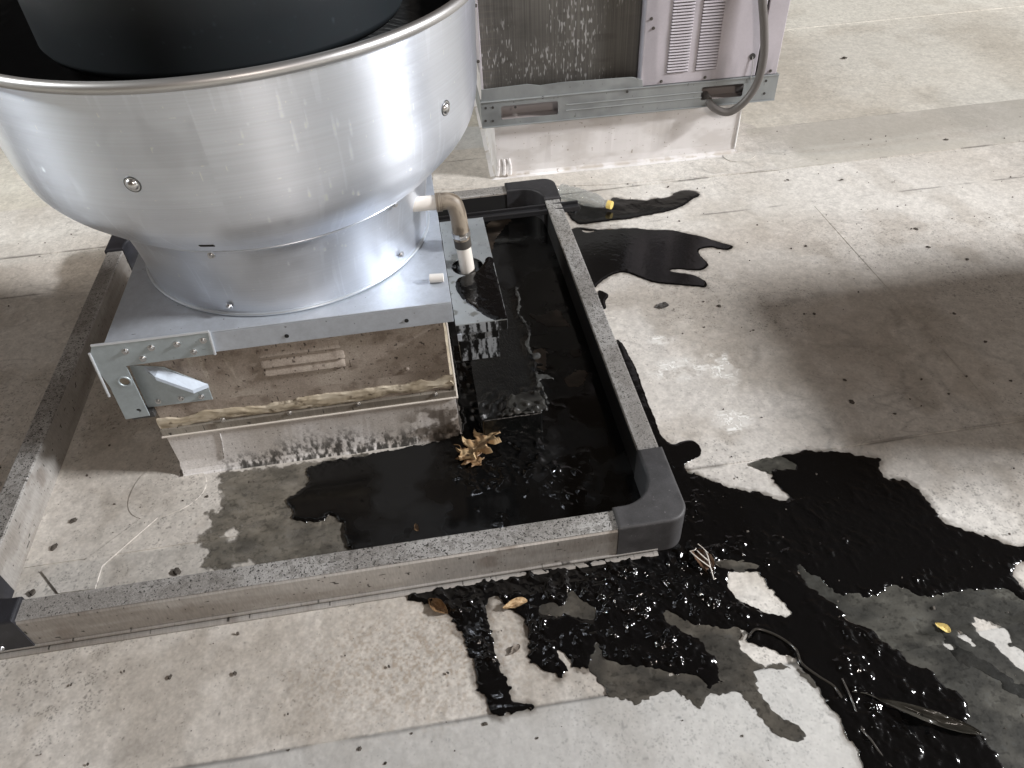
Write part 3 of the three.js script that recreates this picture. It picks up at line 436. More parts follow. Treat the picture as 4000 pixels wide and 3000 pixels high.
{
  const lathe = (pts, seg = 160) => { const g = new THREE.LatheGeometry(new THREE.SplineCurve(pts.map(q => new THREE.Vector2(...q))).getPoints(90), seg); g.translate(AX[0], 0, AX[1]); return g; };
  const sharp = (pts, seg = 160) => { const g = new THREE.LatheGeometry(pts.map(q => new THREE.Vector2(...q)), seg); g.translate(AX[0], 0, AX[1]); return g; };
  const outer = [[.425, .722], [.440, .7255], [.462, .741], [.492, .770], [.520, .799], [.544, .835], [.556, .875], [.562, .92], [.5665, 1.02], [.571, 1.09], [.5745, 1.14]];
  const band = part('windband', lathe(outer), bowlMat, fan, 'brushed aluminium bowl with water spots and bright streaks');
  const bead = new THREE.TorusGeometry(.5765, .0115, 14, 160); bead.rotateX(Math.PI / 2); bead.translate(AX[0], 1.143, AX[1]);
  part('rim_bead', bead, std({ color: lin(.56, .555, .55), metalness: .9, roughness: .42 }), band, 'rolled rim bead');
  const soot = phys({ color: lin(.012, .013, .015), roughness: .55, bumpMap: greaseBump, bumpScale: .002 });
  part('windband_lining', lathe(outer.map(([r, y]) => [r - .004, y + .002]).concat([])), soot, fan, 'inside of the bowl coated in black soot');
  part('bowl_floor', sharp([[.05, .735], [.425, .727]]), soot, fan);
  // motor dome in the middle of the bowl
  const domeMat = std({ map: tex(512, 512, (u, v) => { const k = .15 + (fbm(u * 12, v * 8, 4, 451) - .5) * .04 + sm(.93, .98, vn(u * 700, v * 160, 453)) * .08; return [k * .86, k * 1.0, k * 1.1]; }), roughness: .5, metalness: .2 });
  const dome = part('motor_dome', sharp([[.30, 1.07], [.395, 1.085], [.4075, 1.105], [.4075, 1.42], [.39, 1.47], [.30, 1.52], [.001, 1.53]]), domeMat, fan, 'sooty slate grey motor dome');
  part('motor_support', sharp([[.12, .74], [.12, 1.08], [.30, 1.075]]), soot, fan);
  // neck
  const neck = part('neck', lathe([[.3885, .507], [.391, .55], [.398, .61], [.410, .67], [.421, .706], [.4285, .716]]), neckMat, fan, 'aluminium throat below the bowl');
  const foot = new THREE.TorusGeometry(.391, .006, 10, 160); foot.scale(1, 1, .8); foot.rotateX(Math.PI / 2); foot.translate(AX[0], .5095, AX[1]); part('foot_bead', foot, std({ color: lin(.66, .72, .78), metalness: .7, roughness: .35 }), neck);
  const jr = new THREE.TorusGeometry(.4315, .003, 8, 160); jr.rotateX(Math.PI / 2); jr.translate(AX[0], .7185, AX[1]); part('joint_ring', jr, neckMat, neck);
  // fixings: pixel on the bowl, found along the ray
  const rAt = y => { for (let i = 0; i < outer.length - 1; i++) if (y >= outer[i][1] && y <= outer[i + 1][1]) return mix(outer[i][0], outer[i + 1][0], (y - outer[i][1]) / (outer[i + 1][1] - outer[i][1])); return mix(.3885, .4285, (y - .507) / .209); };
  const onFan = (px, py, lo, hi) => { const d = ray(px, py).normalize(); for (let t = .4; t < 4; t += .0006) { const p = camera.position.clone().addScaledVector(d, t); if (p.y < hi && p.y > lo && Math.hypot(p.x - AX[0], p.z - AX[1]) < rAt(p.y)) { const n = new THREE.Vector3(p.x - AX[0], 0, p.z - AX[1]).normalize(); n.y = -(rAt(p.y + .004) - rAt(p.y - .004)) / .008; return [p, n.normalize()]; } } };
  const boltGeo = mergeGeometries([(() => { const s = new THREE.SphereGeometry(.0125, 20, 10, 0, Math.PI * 2, 0, Math.PI / 2); s.rotateX(Math.PI / 2); s.scale(1, 1, .75); return s; })(), (() => { const c = new THREE.CylinderGeometry(.0150, .0155, .003, 20); c.rotateX(Math.PI / 2); return c; })()]);
  const darkRing = std({ color: lin(.12, .13, .14), metalness: .6, roughness: .4 });
  for (const [a, b] of [[518, 720], [1740, 422]]) { const h = onFan(a, b, .73, 1.13); if (h) { const bm = part('bolt', face(boltGeo, h[0], h[1]), screwMat, band); const w = new THREE.TorusGeometry(.0155, .0018, 6, 24); part('washer', face(w, h[0], h[1]), darkRing, bm); } }
  for (const [a, b] of [[825, 996], [895, 1196], [1566, 994], [1540, 798]]) { const h = onFan(a, b, .51, .735); if (h) part('screw', face(screwGeo(.0068), h[0], h[1]), screwMat, neck); }
  { const h = onFan(808, 958, .70, .80); if (h) { const n = new THREE.BoxGeometry(.03, .012, .004); part('weep_notch', face(n, h[0], h[1]), std({ color: lin(.01, .01, .01), roughness: .9 }), neck); } }
}
{ // base cap: pan with a turned-down skirt
  const a = .4202, t = .5046, k = .0636; const g = [bx(-a, a, t - .004, t, -a, a, .0018), bx(-a, a, t - k, t - .0042, a - .004, a, .0012), bx(-a, a, t - k, t - .0042, -a, -a + .004, .0012), bx(a - .004, a, t - k, t - .0042, -a + .0042, a - .0042, .0012), bx(-a, -a + .004, t - k, t - .0042, -a + .0042, a - .0042, .0012)];
  const cap = part('base_cap', mergeGeometries(g), capMat, fan, 'blue-grey galvanised square base cap');
  for (const [u, v] of [[1120, 1312], [1588, 1252]]) { const p = PZ(u, v, a); const c = new THREE.CylinderGeometry(.0055, .0055, .003, 16); c.rotateX(Math.PI / 2); c.translate(p.x, p.y, a + .0002); part('bolt_hole', c, std({ color: lin(.01, .01, .01), roughness: .9 }), cap); }
  { const p = G(1706, 1084, t + .012); const c = rod([p.x - .018, t + .012, p.z], [p.x + .017, t + .012, p.z + .004], .0115, 20); part('lug', c, std({ color: lin(.78, .76, .72), roughness: .5 }), cap, 'small white plastic lug'); }
  // hinge: L plate on the front left corner
  const f = a + .0015, q = (u, v) => { const p = PZ(u, v, f); return [p.x, p.y]; };
  const L = upright([q(357, 1347), q(816, 1292), q(840, 1380), q(493, 1427), q(586, 1620), q(492, 1635), q(430, 1508), q(352, 1400)], f, .003, [[...q(488, 1487), .013], [...q(543, 1600), .0068]]);
  const hinge = part('hinge_plate', L, plateMat, fan, 'zinc L shaped hinge plate with slotted screws');
  const edge = (u, v, s, w) => { const A = PZ(u, v, f), B = PZ(s, w, f); return rod(A.setZ(f + .0035), B.setZ(f + .0035), .0035, 8); };
  part('turned_edge', [edge(350, 1376, 428, 1545), edge(357, 1347, 640, 1313), edge(640, 1313, 816, 1291), edge(816, 1291, 841, 1380)], std({ color: lin(.74, .78, .82), metalness: .6, roughness: .35 }), hinge);
  const pivot = new THREE.TorusGeometry(.0145, .003, 8, 28); pivot.translate(...q(488, 1487), f + .003); part('pivot_ring', pivot, plateMat, hinge); { const c = new THREE.CylinderGeometry(.0125, .0125, .006, 24); c.rotateX(Math.PI / 2); c.translate(...q(488, 1487), f - .002); part('pivot_pin', c, std({ color: lin(.30, .26, .21), metalness: .6, roughness: .6 }), hinge); }
  const slot = screwGeo(.0068); for (const [u, v] of [[490, 1372], [591, 1358], [691, 1344], [794, 1329], [558, 1400], [757, 1374]]) part('screw', face(slot, PZ(u, v, f + .003), new THREE.Vector3(0, 0, 1)), screwMat, hinge);
  // gusset on the housing below with its folded strap
  const hz = CB - .005, w = (u, v) => { const p = PZ(u, v, hz); return [p.x, p.y]; };
  const gus = part('gusset_plate', upright([w(505, 1425), w(640, 1432), w(810, 1500), w(832, 1558), w(578, 1590)], hz, .002), plateMat, fan, 'grey triangular gusset plate');
  const A = PZ(560, 1432, hz + .002), B = PZ(622, 1437, hz + .004), C = PZ(812, 1500, hz + .006), D = PZ(752, 1524, hz + .030), E = PZ(605, 1472, hz + .030);
  const v3 = []; const tri = (...a) => a.forEach(p => v3.push(p.x, p.y, p.z)); const dn = new THREE.Vector3(0, -.011, .001);
  tri(A, E, B); tri(B, E, D); tri(B, D, C); const E2 = E.clone().add(dn), D2 = D.clone().add(dn), A2 = A.clone().add(dn), C2 = C.clone().add(dn); tri(E, E2, D2); tri(E, D2, D); tri(A, A2, E2); tri(A, E2, E); tri(D, D2, C2); tri(D, C2, C); tri(A2, B, E2); tri(B, D2, E2); tri(B, C2, D2);
  const sg = new THREE.BufferGeometry(); sg.setAttribute('position', new THREE.Float32BufferAttribute(v3, 3)); sg.computeVertexNormals(); part('folded_strap', metric(sg), std({ map: galv, metalness: .1, roughness: .6, color: lin(.95, 1.0, 1.04) }), gus, 'pale folded strap');
  for (const [u, v] of [[707, 1556], [787, 1549], [618, 1567]]) part('screw', face(screwGeo(.0062), PZ(u, v, hz + .002), new THREE.Vector3(0, 0, 1)), screwMat, gus);
  { const g = bx(-.452, -.392, .244, .264, CB - .02, CB + .012, .002); part('hinge_foot', g, std({ color: lin(.05, .05, .05), roughness: .6 }), fan); }
}
{ // drain spout: white stub, brown elbow, clamp, sleeve, white tail into the grease box
  const pvc = std({ color: lin(.74, .70, .64), roughness: .42 }), brown = std({ map: tex(128, 256, (u, v) => { const k = fbm(u * 5, v * 9, 4, 461); return mix3([.55, .51, .455], [.38, .34, .29], sm(.35, .65, k)); }), roughness: .5 });
  const y1 = .64, a = G(1635, 800, y1), b = G(1775, 788, y1 - .004), e = G(1826, 1050, .425), mid = new THREE.Vector3(b.x + .004, y1 - .03, b.z + .004), dirn = e.clone().sub(mid).normalize();
  a.z = b.z - .004; a.x = .34;
  const n1 = mid.clone().addScaledVector(dirn, .056), n2 = mid.clone().addScaledVector(dirn, .084), n3 = mid.clone().addScaledVector(dirn, .094), hub = new THREE.Vector3(b.x - .045, y1, b.z);
  part('drain_spout', rod(a, hub, .0195, 28), pvc, fan, 'white plastic drain stub');
  const el = part('drain_elbow', [tube([hub.clone().setX(hub.x - .002), hub.clone().setX(hub.x + .028), new THREE.Vector3(b.x - .003, y1 - .008, b.z + .001), mid, n2], .0225, 50, 24), rod(hub.clone().setX(hub.x - .004), hub.clone().setX(hub.x + .012), .0245, 24)], brown, fan, 'brown stained rubber elbow');
  part('hose_clamp', [rod(n1.clone().addScaledVector(dirn, .004), n1.clone().addScaledVector(dirn, .018), .0255, 28), bx(-.006, .014, -.006, .006, .016, .034, .002).applyQuaternion(new THREE.Quaternion().setFromUnitVectors(new THREE.Vector3(0, -1, 0), dirn)).translate(n1.x, n1.y - .01, n1.z)].map(g => { const q = g.index ? g.toNonIndexed() : g; return q; }), std({ color: lin(.62, .62, .62), metalness: 1, roughness: .3 }), el);
  part('rubber_sleeve', rod(n2, n3.clone().addScaledVector(dirn, .014), .0235, 28), std({ color: lin(.05, .045, .04), roughness: .6 }), el);
  part('drain_tail', rod(n3, e.clone().addScaledVector(dirn, .06), .0205, 28), pvc, fan, 'white drain pipe ending in the lid hole');
}

// ================================================================ GREASE BOX AND TRAY
{
  const o = thing('grease_box', 'galvanised grease box with a holed lid hung beside the fan base', 'grease box');
  const x0 = .4235, x1 = .556, z0 = -.073, z1 = .435, y = .44; const hole = G(1820, 1040, y), s = new THREE.Shape(); s.moveTo(x0, -z0); s.lineTo(x1, -z0); s.lineTo(x1, -z1); s.lineTo(x0, -z1); s.closePath(); const p = new THREE.Path(); p.absarc(hole.x + .004, -hole.z, .044, 0, Math.PI * 2, true); s.holes.push(p);
  const lg = new THREE.ExtrudeGeometry(s, { depth: .0025, bevelEnabled: false, curveSegments: 40 }); lg.rotateX(-Math.PI / 2); lg.translate(0, y - .0025, 0);
  const lidTex = tex(512, 512, (u, v) => { let k = .66 + (fbm(u * 12, v * 12, 4, 471) - .5) * .14; let c = [k * .96, k * .99, k]; c = mix3(c, [.30, .29, .25], sm(.55, .72, fbm(u * 20, v * 20, 3, 473)) * .5 * sm(.25, .6, v)); c = mix3(c, [.1, .09, .08], sm(.93, .98, vn(u * 160, v * 160, 475)) * .8); return c; });
  const lm = std({ map: lidTex, metalness: .4, roughness: .45 });
  const lid = part('lid', metric(lg), lm, o, 'grey lid with a round hole'); const uv = lid.geometry.attributes.uv; for (let i = 0; i < uv.count; i++) uv.setXY(i, uv.getX(i) * 1.8, uv.getY(i) * 1.5 + .25);
  const streak = tex(512, 512, (u, v) => { const a = fbm(u * 17, v * 2.4, 3, 481), b = fbm(u * 44, v * 18, 4, 483); let c = [.60, .62, .64]; c = mix3(c, [.05, .05, .05], sm(.36, .60, a * .66 + b * .34)); return c; });
  const bm = std({ map: streak, metalness: .2, roughness: .35 }); const bg = bx(x0 + .004, x1 - .022, y - .135, y - .0265, z0 + .02, z1 - .012, .003); { const q = bg.attributes.uv; for (let i = 0; i < q.count; i++) q.setXY(i, q.getX(i) * 6, q.getY(i) * 8); } part('tank', bg, bm, o, 'pale tank streaked with black grease');
  part('lid_skirt', [bx(x0, x1, y - .034, y - .0027, z1 - .0025, z1 + .0005, .001), bx(x1 - .0025, x1 + .0005, y - .034, y - .0027, z0, z1 - .003, .001)].map(q => { const u = q.attributes.uv; for (let i = 0; i < u.count; i++) u.setXY(i, u.getX(i) * 6, u.getY(i) * 8); return q; }), bm, o);
  part('hanger', bx(x0 + .001, x0 + .012, y - .05, y - .028, z1 - .004, z1 + .004, .001), capMat, o);
  // black spill over the lid
  single('grease_puddle', pool([gpx([[1905, 1000], [1940, 1010], [2000, 1130], [2010, 1262], [1950, 1258], [1900, 1236], [1862, 1212], [1815, 1180], [1784, 1140], [1776, 1108], [1795, 1082], [1835, 1070], [1868, 1058], [1890, 1030]], y)].map(q => q.map(([x, z]) => [Math.min(x, x1 - .0005), Math.min(z, z1 - .001)])), [], { level: true, y: y + .0003, thick: .0018, rim: .012, cell: .003, rough: .0015, s: 15, lump: (x, z) => (fbm(x * 40, z * 40, 3, 491) - .5) * .0015 }), grease, 'black grease poured over the lid of the grease box', 'grease puddle');
}
{
  const o = thing('grease_tray', 'grease-coated black tray lying in the pool below the grease box', 'tray');
  const X0 = .462, X1 = .652, Z0 = -.155, Z1 = .45, y = .1; const m = phys({ color: lin(.005, .0055, .0055), roughness: .3, bumpMap: greaseBump, bumpScale: .002 });
  // crumpled top
  const nx = 40, nz = 120, g = new THREE.PlaneGeometry(X1 - X0, Z1 - Z0, nx, nz); g.rotateX(-Math.PI / 2); g.translate((X0 + X1) / 2, y, (Z0 + Z1) / 2); const p = g.attributes.position;
  for (let i = 0; i < p.count; i++) { const x = p.getX(i), z = p.getZ(i), e = sm(.03, .0, X1 - x); p.setXYZ(i, x + e * (fbm(z * 12, 1, 3, 501) - .5) * .03, y + e * .012 * fbm(z * 40, 2, 2, 503) + sm(.3, .42, z) * Math.max(0, vn(x * 60, z * 60, 505) - .45) * .03 + (fbm(x * 18, z * 18, 3, 507) - .5) * .004, z); }
  g.computeVertexNormals(); part('tray_top', g, m, o);
  part('tray_body', bx(X0 + .004, X1 - .012, .006, y - .006, Z0 + .006, Z1 - .004, .006), m, o);
  // pale torn rim of film along the right edge
  const rp = []; for (let i = 0; i <= 60; i++) { const z = mix(Z0, Z1 - .02, i / 60); rp.push(new THREE.Vector3(X1 + (fbm(z * 12, 1, 3, 501) - .5) * .03 + .002, y + .006 + .010 * (fbm(z * 14, 9, 3, 509) - .3), z)); }
  const inner_ = rp.map((q, i) => [q.x - .003 - .010 * fbm(i * .4, 3, 2, 515) * (i % 23 < 14 ? 1 : .25), q.z]).reverse(), strip = rp.map(q => [q.x + .002, q.z]).concat(inner_);
  part('torn_rim', pool([strip, [[X1 + .0, .205], [X1 + .024, .198], [X1 + .03, .214], [X1 + .008, .235]], [[X1, .30], [X1 + .03, .306], [X1 + .046, .33], [X1 + .02, .322], [X1, .326]]], [], { level: true, y: y + .009, thick: .0015, rim: .004, cell: .003, rough: .003, s: 19, tint: filmTint([.06, .062, .06], [.012, .012, .012], 14), lump: (x, z) => (fbm(x * 60, z * 60, 2, 517) - .4) * .008 }), thinCoatMat, o, 'torn greyish rim');
  const sm2 = pool([[[.56, .375], [.65, .36], [.655, .45], [.52, .45]]], [], { level: true, y: y + .006, thick: .004, rim: .01, cell: .004, rough: .004, s: 17, tint: filmTint([.05, .05, .046], [.015, .015, .014], 12), lump: (x, z) => Math.max(0, fbm(x * 50, z * 50, 2, 511) - .45) * .03 }); part('sludge', sm2, thinCoatMat, o, 'grey lumpy sludge');
}

// ================================================================ ROOFTOP UNIT
const YAW = -.0221, AP = new THREE.Vector3(1.8149, 0, -1.1211), AN = new THREE.Vector3(0, 0, 1).applyAxisAngle(new THREE.Vector3(0, 1, 0), YAW);
const toLocal = v => v.clone().sub(AP).applyAxisAngle(new THREE.Vector3(0, 1, 0), -YAW);
const A = (px, py, dz = .03) => toLocal(PN(px, py, AP.clone().addScaledVector(AN, dz), AN));
{
  const o = thing('unit_curb', 'white flashed curb carrying the air conditioning unit', 'roof curb', AP.toArray(), YAW);
  const fm = std({ map: tex(512, 256, (u, v) => { let c = mix3([.86, .85, .845], [.80, .785, .775], sm(.4, .7, fbm(u * 9, v * 5, 4, 521))); c = mix3(c, [.45, .40, .35], sm(.93, .98, vn(u * 90, v * 45, 523)) * .6); c = mix3(c, [.62, .57, .5], sm(.12, .0, v) * sm(.4, .6, fbm(u * 30, v * 8, 3, 525)) * .6); return c; }), roughness: .5 });
  const prof = [[.03, .006], [.012, .010], [.004, .022], [0, .05], [0, .255]], x0 = -1.09, x1 = .003, z1 = 0, z0 = -1.0, pos = [], N = 36;
  const sq = d => [[x0 - d, z1 + d], [x1 + d, z1 + d], [x1 + d, z0 - d], [x0 - d, z0 - d]];
  for (let k = 0; k < prof.length - 1; k++) for (let s = 0; s < 4; s++) for (let i = 0; i < N; i++) { const L = ([d, y], t) => { const a = sq(d)[s], b = sq(d)[(s + 1) % 4], w = (fbm(t * 12 + s * 9, y * 14, 2, 527) - .5) * .006; return [mix(a[0], b[0], t) + (s % 2 ? w : 0), y, mix(a[1], b[1], t) + (s % 2 ? 0 : w)]; }; const a = L(prof[k], i / N), b = L(prof[k], (i + 1) / N), c = L(prof[k + 1], (i + 1) / N), d = L(prof[k + 1], i / N); pos.push(...a, ...b, ...c, ...a, ...c, ...d); }
  let g = new THREE.BufferGeometry(); g.setAttribute('position', new THREE.Float32BufferAttribute(pos, 3)); g.computeVertexNormals(); g = metric(g); { const q = g.attributes.uv; for (let i = 0; i < q.count; i++) q.setXY(i, q.getX(i) / 1.1, q.getY(i) / .26); } part('flashing', g, fm, o);
  // pleated corner folds
  for (const [cx, n] of [[-1.06, 3]]) for (let i = 0; i < n; i++) { const a = (i - n / 2) * .022; part('corner_fold', tube([new THREE.Vector3(cx + .012 + a, .09, .004), new THREE.Vector3(cx + .016 + a * 1.2, .05, .012), new THREE.Vector3(cx + .012 + a * 1.3, .02, .02)], .007, 24, 8), fm, o); }
  part('corner_weld', tube([new THREE.Vector3(.002, .03, .002), new THREE.Vector3(.003, .12, .002), new THREE.Vector3(.003, .25, .0015)], .0045, 16, 8), std({ color: lin(.8, .8, .79), roughness: .4 }), o);
}
const ac = thing('rooftop_unit', 'beige rooftop air conditioning unit with a dented coil and louvred panel', 'air conditioner', AP.toArray(), YAW);
{
  const XL = -1.145, XR = .1345, YB = .2512, YT = .3601, ZF = .03, TOPY = 1.35, ZB = -1.05;
  const gm = std({ map: tex(512, 256, (u, v) => { let k = .62 + (fbm(u * 16, v * 8, 4, 531) - .5) * .12; k *= 1 - .12 * sm(.55, .85, fbm(u * 9, v * 14, 3, 533)); let c = [k * .97, k * .995, k]; c = mix3(c, [.2, .17, .15], sm(.95, .99, vn(u * 160, v * 80, 535)) * .7); return c; }), metalness: .5, roughness: .45 });
  const dk = std({ color: lin(.045, .042, .04), roughness: .8 }), inner = std({ color: lin(.30, .27, .26), roughness: .6 });
  // base rail with two fork slots
  const S = (a, b) => { const v = A(a, b); return [v.x, v.y]; }; const slots = [[S(1957, 417), S(2180, 395), S(2176, 446), S(1957, 470)], [S(2742, 345), S(2906, 330), S(2906, 372), S(2742, 395)]];
  const s = new THREE.Shape([[XL, YB], [XR, YB], [XR, YT], [XL, YT]].map(q => new THREE.Vector2(...q)));
  for (const sl of slots) { const cx = (sl[0][0] + sl[1][0]) / 2, cy = (sl[0][1] + sl[2][1]) / 2, w = Math.abs(sl[1][0] - sl[0][0]) / 2, h = Math.abs(sl[0][1] - sl[3][1]) / 2, p = new THREE.Path(), r = .008; p.moveTo(cx - w + r, cy - h); p.lineTo(cx + w - r, cy - h); p.absarc(cx + w - r, cy - h + r, r, -Math.PI / 2, 0); p.lineTo(cx + w, cy + h - r); p.absarc(cx + w - r, cy + h - r, r, 0, Math.PI / 2); p.lineTo(cx - w + r, cy + h); p.absarc(cx - w + r, cy + h - r, r, Math.PI / 2, Math.PI); p.lineTo(cx - w, cy - h + r); p.absarc(cx - w + r, cy - h + r, r, Math.PI, Math.PI * 1.5); s.holes.push(p); }
  const rg = new THREE.ExtrudeGeometry(s, { depth: .003, bevelEnabled: false }); rg.translate(0, 0, ZF - .003); const rail_ = part('base_rail', metric(rg), gm, ac, 'galvanised base rail with fork slots');
  part('rail_lip', [bx(XL, XR, YB - .001, YB + .002, ZF + .0003, ZF + .006, .001), bx(XL, XR, YT - .003, YT + .001, ZF - .03, ZF + .004, .001)], gm, rail_);
  for (const y of [.292, .316]) part('rail_rib', rod([XL + .36, y, ZF + .0005], [XR - .33, y, ZF + .0005], .0025, 8), gm, rail_);
  part('rail_side', [bx(XL, XL + .003, YB, YT, ZB, ZF - .0035, .001), bx(XR - .003, XR, YB, YT, ZB, ZF - .0035, .001), bx(XL + .003, XR - .003, YB, YT, ZB, ZB + .003, .001)], gm, rail_);
  part('slot_liner', [bx(XL + .06, XR - .06, YB + .004, YT - .006, ZF - .075, ZF - .07, .001), bx(XL + .06, XR - .06, YB + .001, YB + .02, ZF - .07, ZF - .02, .004)], inner, rail_);
  for (const [a, b] of [[2013, 418], [1925, 420], [1897, 422], [1897, 472], [1925, 472], [2120, 380], [2450, 358], [2985, 365], [2992, 316]]) { const v = A(a, b, ZF); const c = new THREE.CylinderGeometry(.0055, .0055, .002, 14); c.rotateX(Math.PI / 2); c.translate(v.x, v.y, ZF + .0008); part('rail_hole', c, dk, rail_); }
  // cabinet
  const beige = std({ map: tex(512, 512, (u, v) => { let k = .735 + (fbm(u * 6, v * 6, 4, 541) - .5) * .07 + (vn(u * 200, v * 200, 543) - .5) * .02; k *= 1 - .12 * sm(.58, .75, fbm(u * 12, v * 3, 3, 545)); return [k * .985, k * .955, k * .985]; }), roughness: .5 });
  const post = (x0, x1, n = 'corner_post') => part(n, bx(x0, x1, YT + .002, TOPY, -.045, ZF - .005, .003), beige, ac);
  const cl = A(1876, 160).x, cr = A(2515, 160).x; post(XL + .012, cl);
  part('cabinet_body', [bx(XL + .03, XR - .03, YT + .001, TOPY - .002, ZB + .01, -.09, .004)], beige, ac);
  part('cabinet_roof', bx(XL - .01, XR + .005, TOPY, TOPY + .03, ZB, ZF + .01, .004), beige, ac);
  // coil face
  const coilTex = tex(1024, 1024, (u, v) => { const x = u * .66, y = v * 1.0; let k = .36 + (vn(x * 700, y * 3, 551) - .5) * .10 + (fbm(x * 10, y * 8, 3, 553) - .5) * .08; let c = [k * 1.0, k * .975, k * .93]; const row = sm(.78, .96, Math.cos(y * 2 * Math.PI / .0254)); c = mix3(c, [.45, .42, .38], row * .25 * sm(.16, .05, u) + row * .06); const bent = sm(.62, .80, fbm(x * 210, y * 42, 2, 555)) * sm(.40, .60, fbm(x * 11, y * 8, 3, 557)); c = mix3(c, [.74, .74, .74], bent * .75); c = mix3(c, [.14, .125, .11], sm(.06, 0, v) * .5 + sm(.6, .85, fbm(x * 8, y * 30, 3, 559)) * .15); return c; });
  const coilBump = tex(512, 512, (u, v) => .5 + .5 * Math.sin(u * 660 / 2.2 * 2 * Math.PI / 2) * .6, false);
  const cg = bx(cl - .002, cr + .002, YT + .001, TOPY - .01, -.088, -.030, .001); { const q = cg.attributes.uv, p = cg.attributes.position; for (let i = 0; i < q.count; i++) q.setXY(i, (p.getX(i) - cl) / .66, (p.getY(i) - YT) / 1.0); } part('condenser_coil', cg, std({ map: coilTex, roughness: .55, metalness: .3 }), ac, 'grey-brown fin coil with bent bright fins');
  part('coil_sill', upright([S(1880, 402), S(1880, 352), S(2060, 330), S(2110, 335), S(2200, 322), S(2470, 302), S(2510, 312), S(2512, 340)], ZF - .006, .003), gm, ac);
  // louvred panel
  const panel = part('louver_panel', bx(cr, A(2975, 160).x, YT + .002, TOPY - .005, -.05, ZF - .004, .004), beige, ac, 'beige panel pressed with two columns of louvres');
  const postR = A(2980, 160).x; post(postR + .004, XR - .012); part('post_seam', bx(postR - .001, postR + .005, YT + .002, TOPY - .006, -.02, ZF - .012, .001), dk, ac);
  const shape = new THREE.Shape(); shape.moveTo(0, 0); shape.lineTo(.006, -.0005); shape.quadraticCurveTo(.0065, .004, 0, .0072);
  const lw = A(2690, 160).x - A(2607, 160).x, lg = new THREE.ExtrudeGeometry(shape, { depth: lw - .006, bevelEnabled: true, bevelThickness: .003, bevelSize: .001, bevelOffset: -.001, bevelSegments: 2, curveSegments: 5 }); lg.rotateY(-Math.PI / 2); lg.translate(lw - .003, 0, 0);
  const sg = new THREE.BoxGeometry(lw, .0042, .002);
  const c0 = A(2605, 288), c1 = A(2705, 285);
  const pitch = .0118;
  for (const [cx] of [[c0.x], [c1.x + .012]]) for (let i = 0; i < 46; i++) { const y = c0.y + .004 + i * pitch; const l = part('louver', metric(lg), beige, panel); l.position.set(cx, y, ZF - .004); const sl = part('louver_slot', sg, dk, panel); sl.position.set(cx + lw / 2, y - .0024, ZF - .0035); }
  { const v = A(2939, 220, ZF - .004), c = new THREE.CylinderGeometry(.013, .013, .004, 20); c.rotateX(Math.PI / 2); c.translate(v.x, v.y, ZF - .0035); part('cable_hole', c, dk, panel); part('loose_wire', tube([new THREE.Vector3(v.x, v.y, ZF), A(2940, 260, ZF + .004), A(2934, 300, ZF + .006), A(2932, 318, ZF + .004)], .0016, 24, 6), std({ color: lin(.4, .38, .36), roughness: .5 }), panel); }
  for (const [a, b] of [[2583, 318], [2754, 302], [2545, 73], [2553, 110], [3010, 277]]) part('screw', face(screwGeo(.005), A(a, b, ZF - .004), new THREE.Vector3(0, 0, 1)), std({ color: lin(.12, .11, .1), metalness: .6, roughness: .5 }), panel);
  for (const [a, b] of [[1858, 22], [1868, 240]]) part('screw', face(screwGeo(.005), A(a, b, ZF - .004), new THREE.Vector3(0, 0, 1)), std({ color: lin(.12, .11, .1), metalness: .6, roughness: .5 }), ac);
}
{ // conduit looping into the slot
  const w = (px, py, dz) => PN(px, py, AP.clone().addScaledVector(AN, dz), AN);
  const pts = [w(2966, -260, .05), w(2972, -120, .06), w(2978, 0, .07), w(2985, 120, .08), w(2982, 230, .085), w(2955, 330, .085), w(2900, 405, .08), w(2845, 438, .07), w(2795, 425, .05), w(2765, 395, .02), w(2750, 370, -.02)];
  const o = thing('conduit', 'dark grey flexible conduit looping down the unit into its base rail', 'conduit'); part('sheath', tube(pts, .0165, 140, 16), std({ color: lin(.115, .105, .098), roughness: .45 }), o); const e = pts[10]; part('fitting', rod(pts[9], pts[10], .020, 20), std({ color: lin(.3, .29, .28), metalness: .7, roughness: .4 }), o);
}

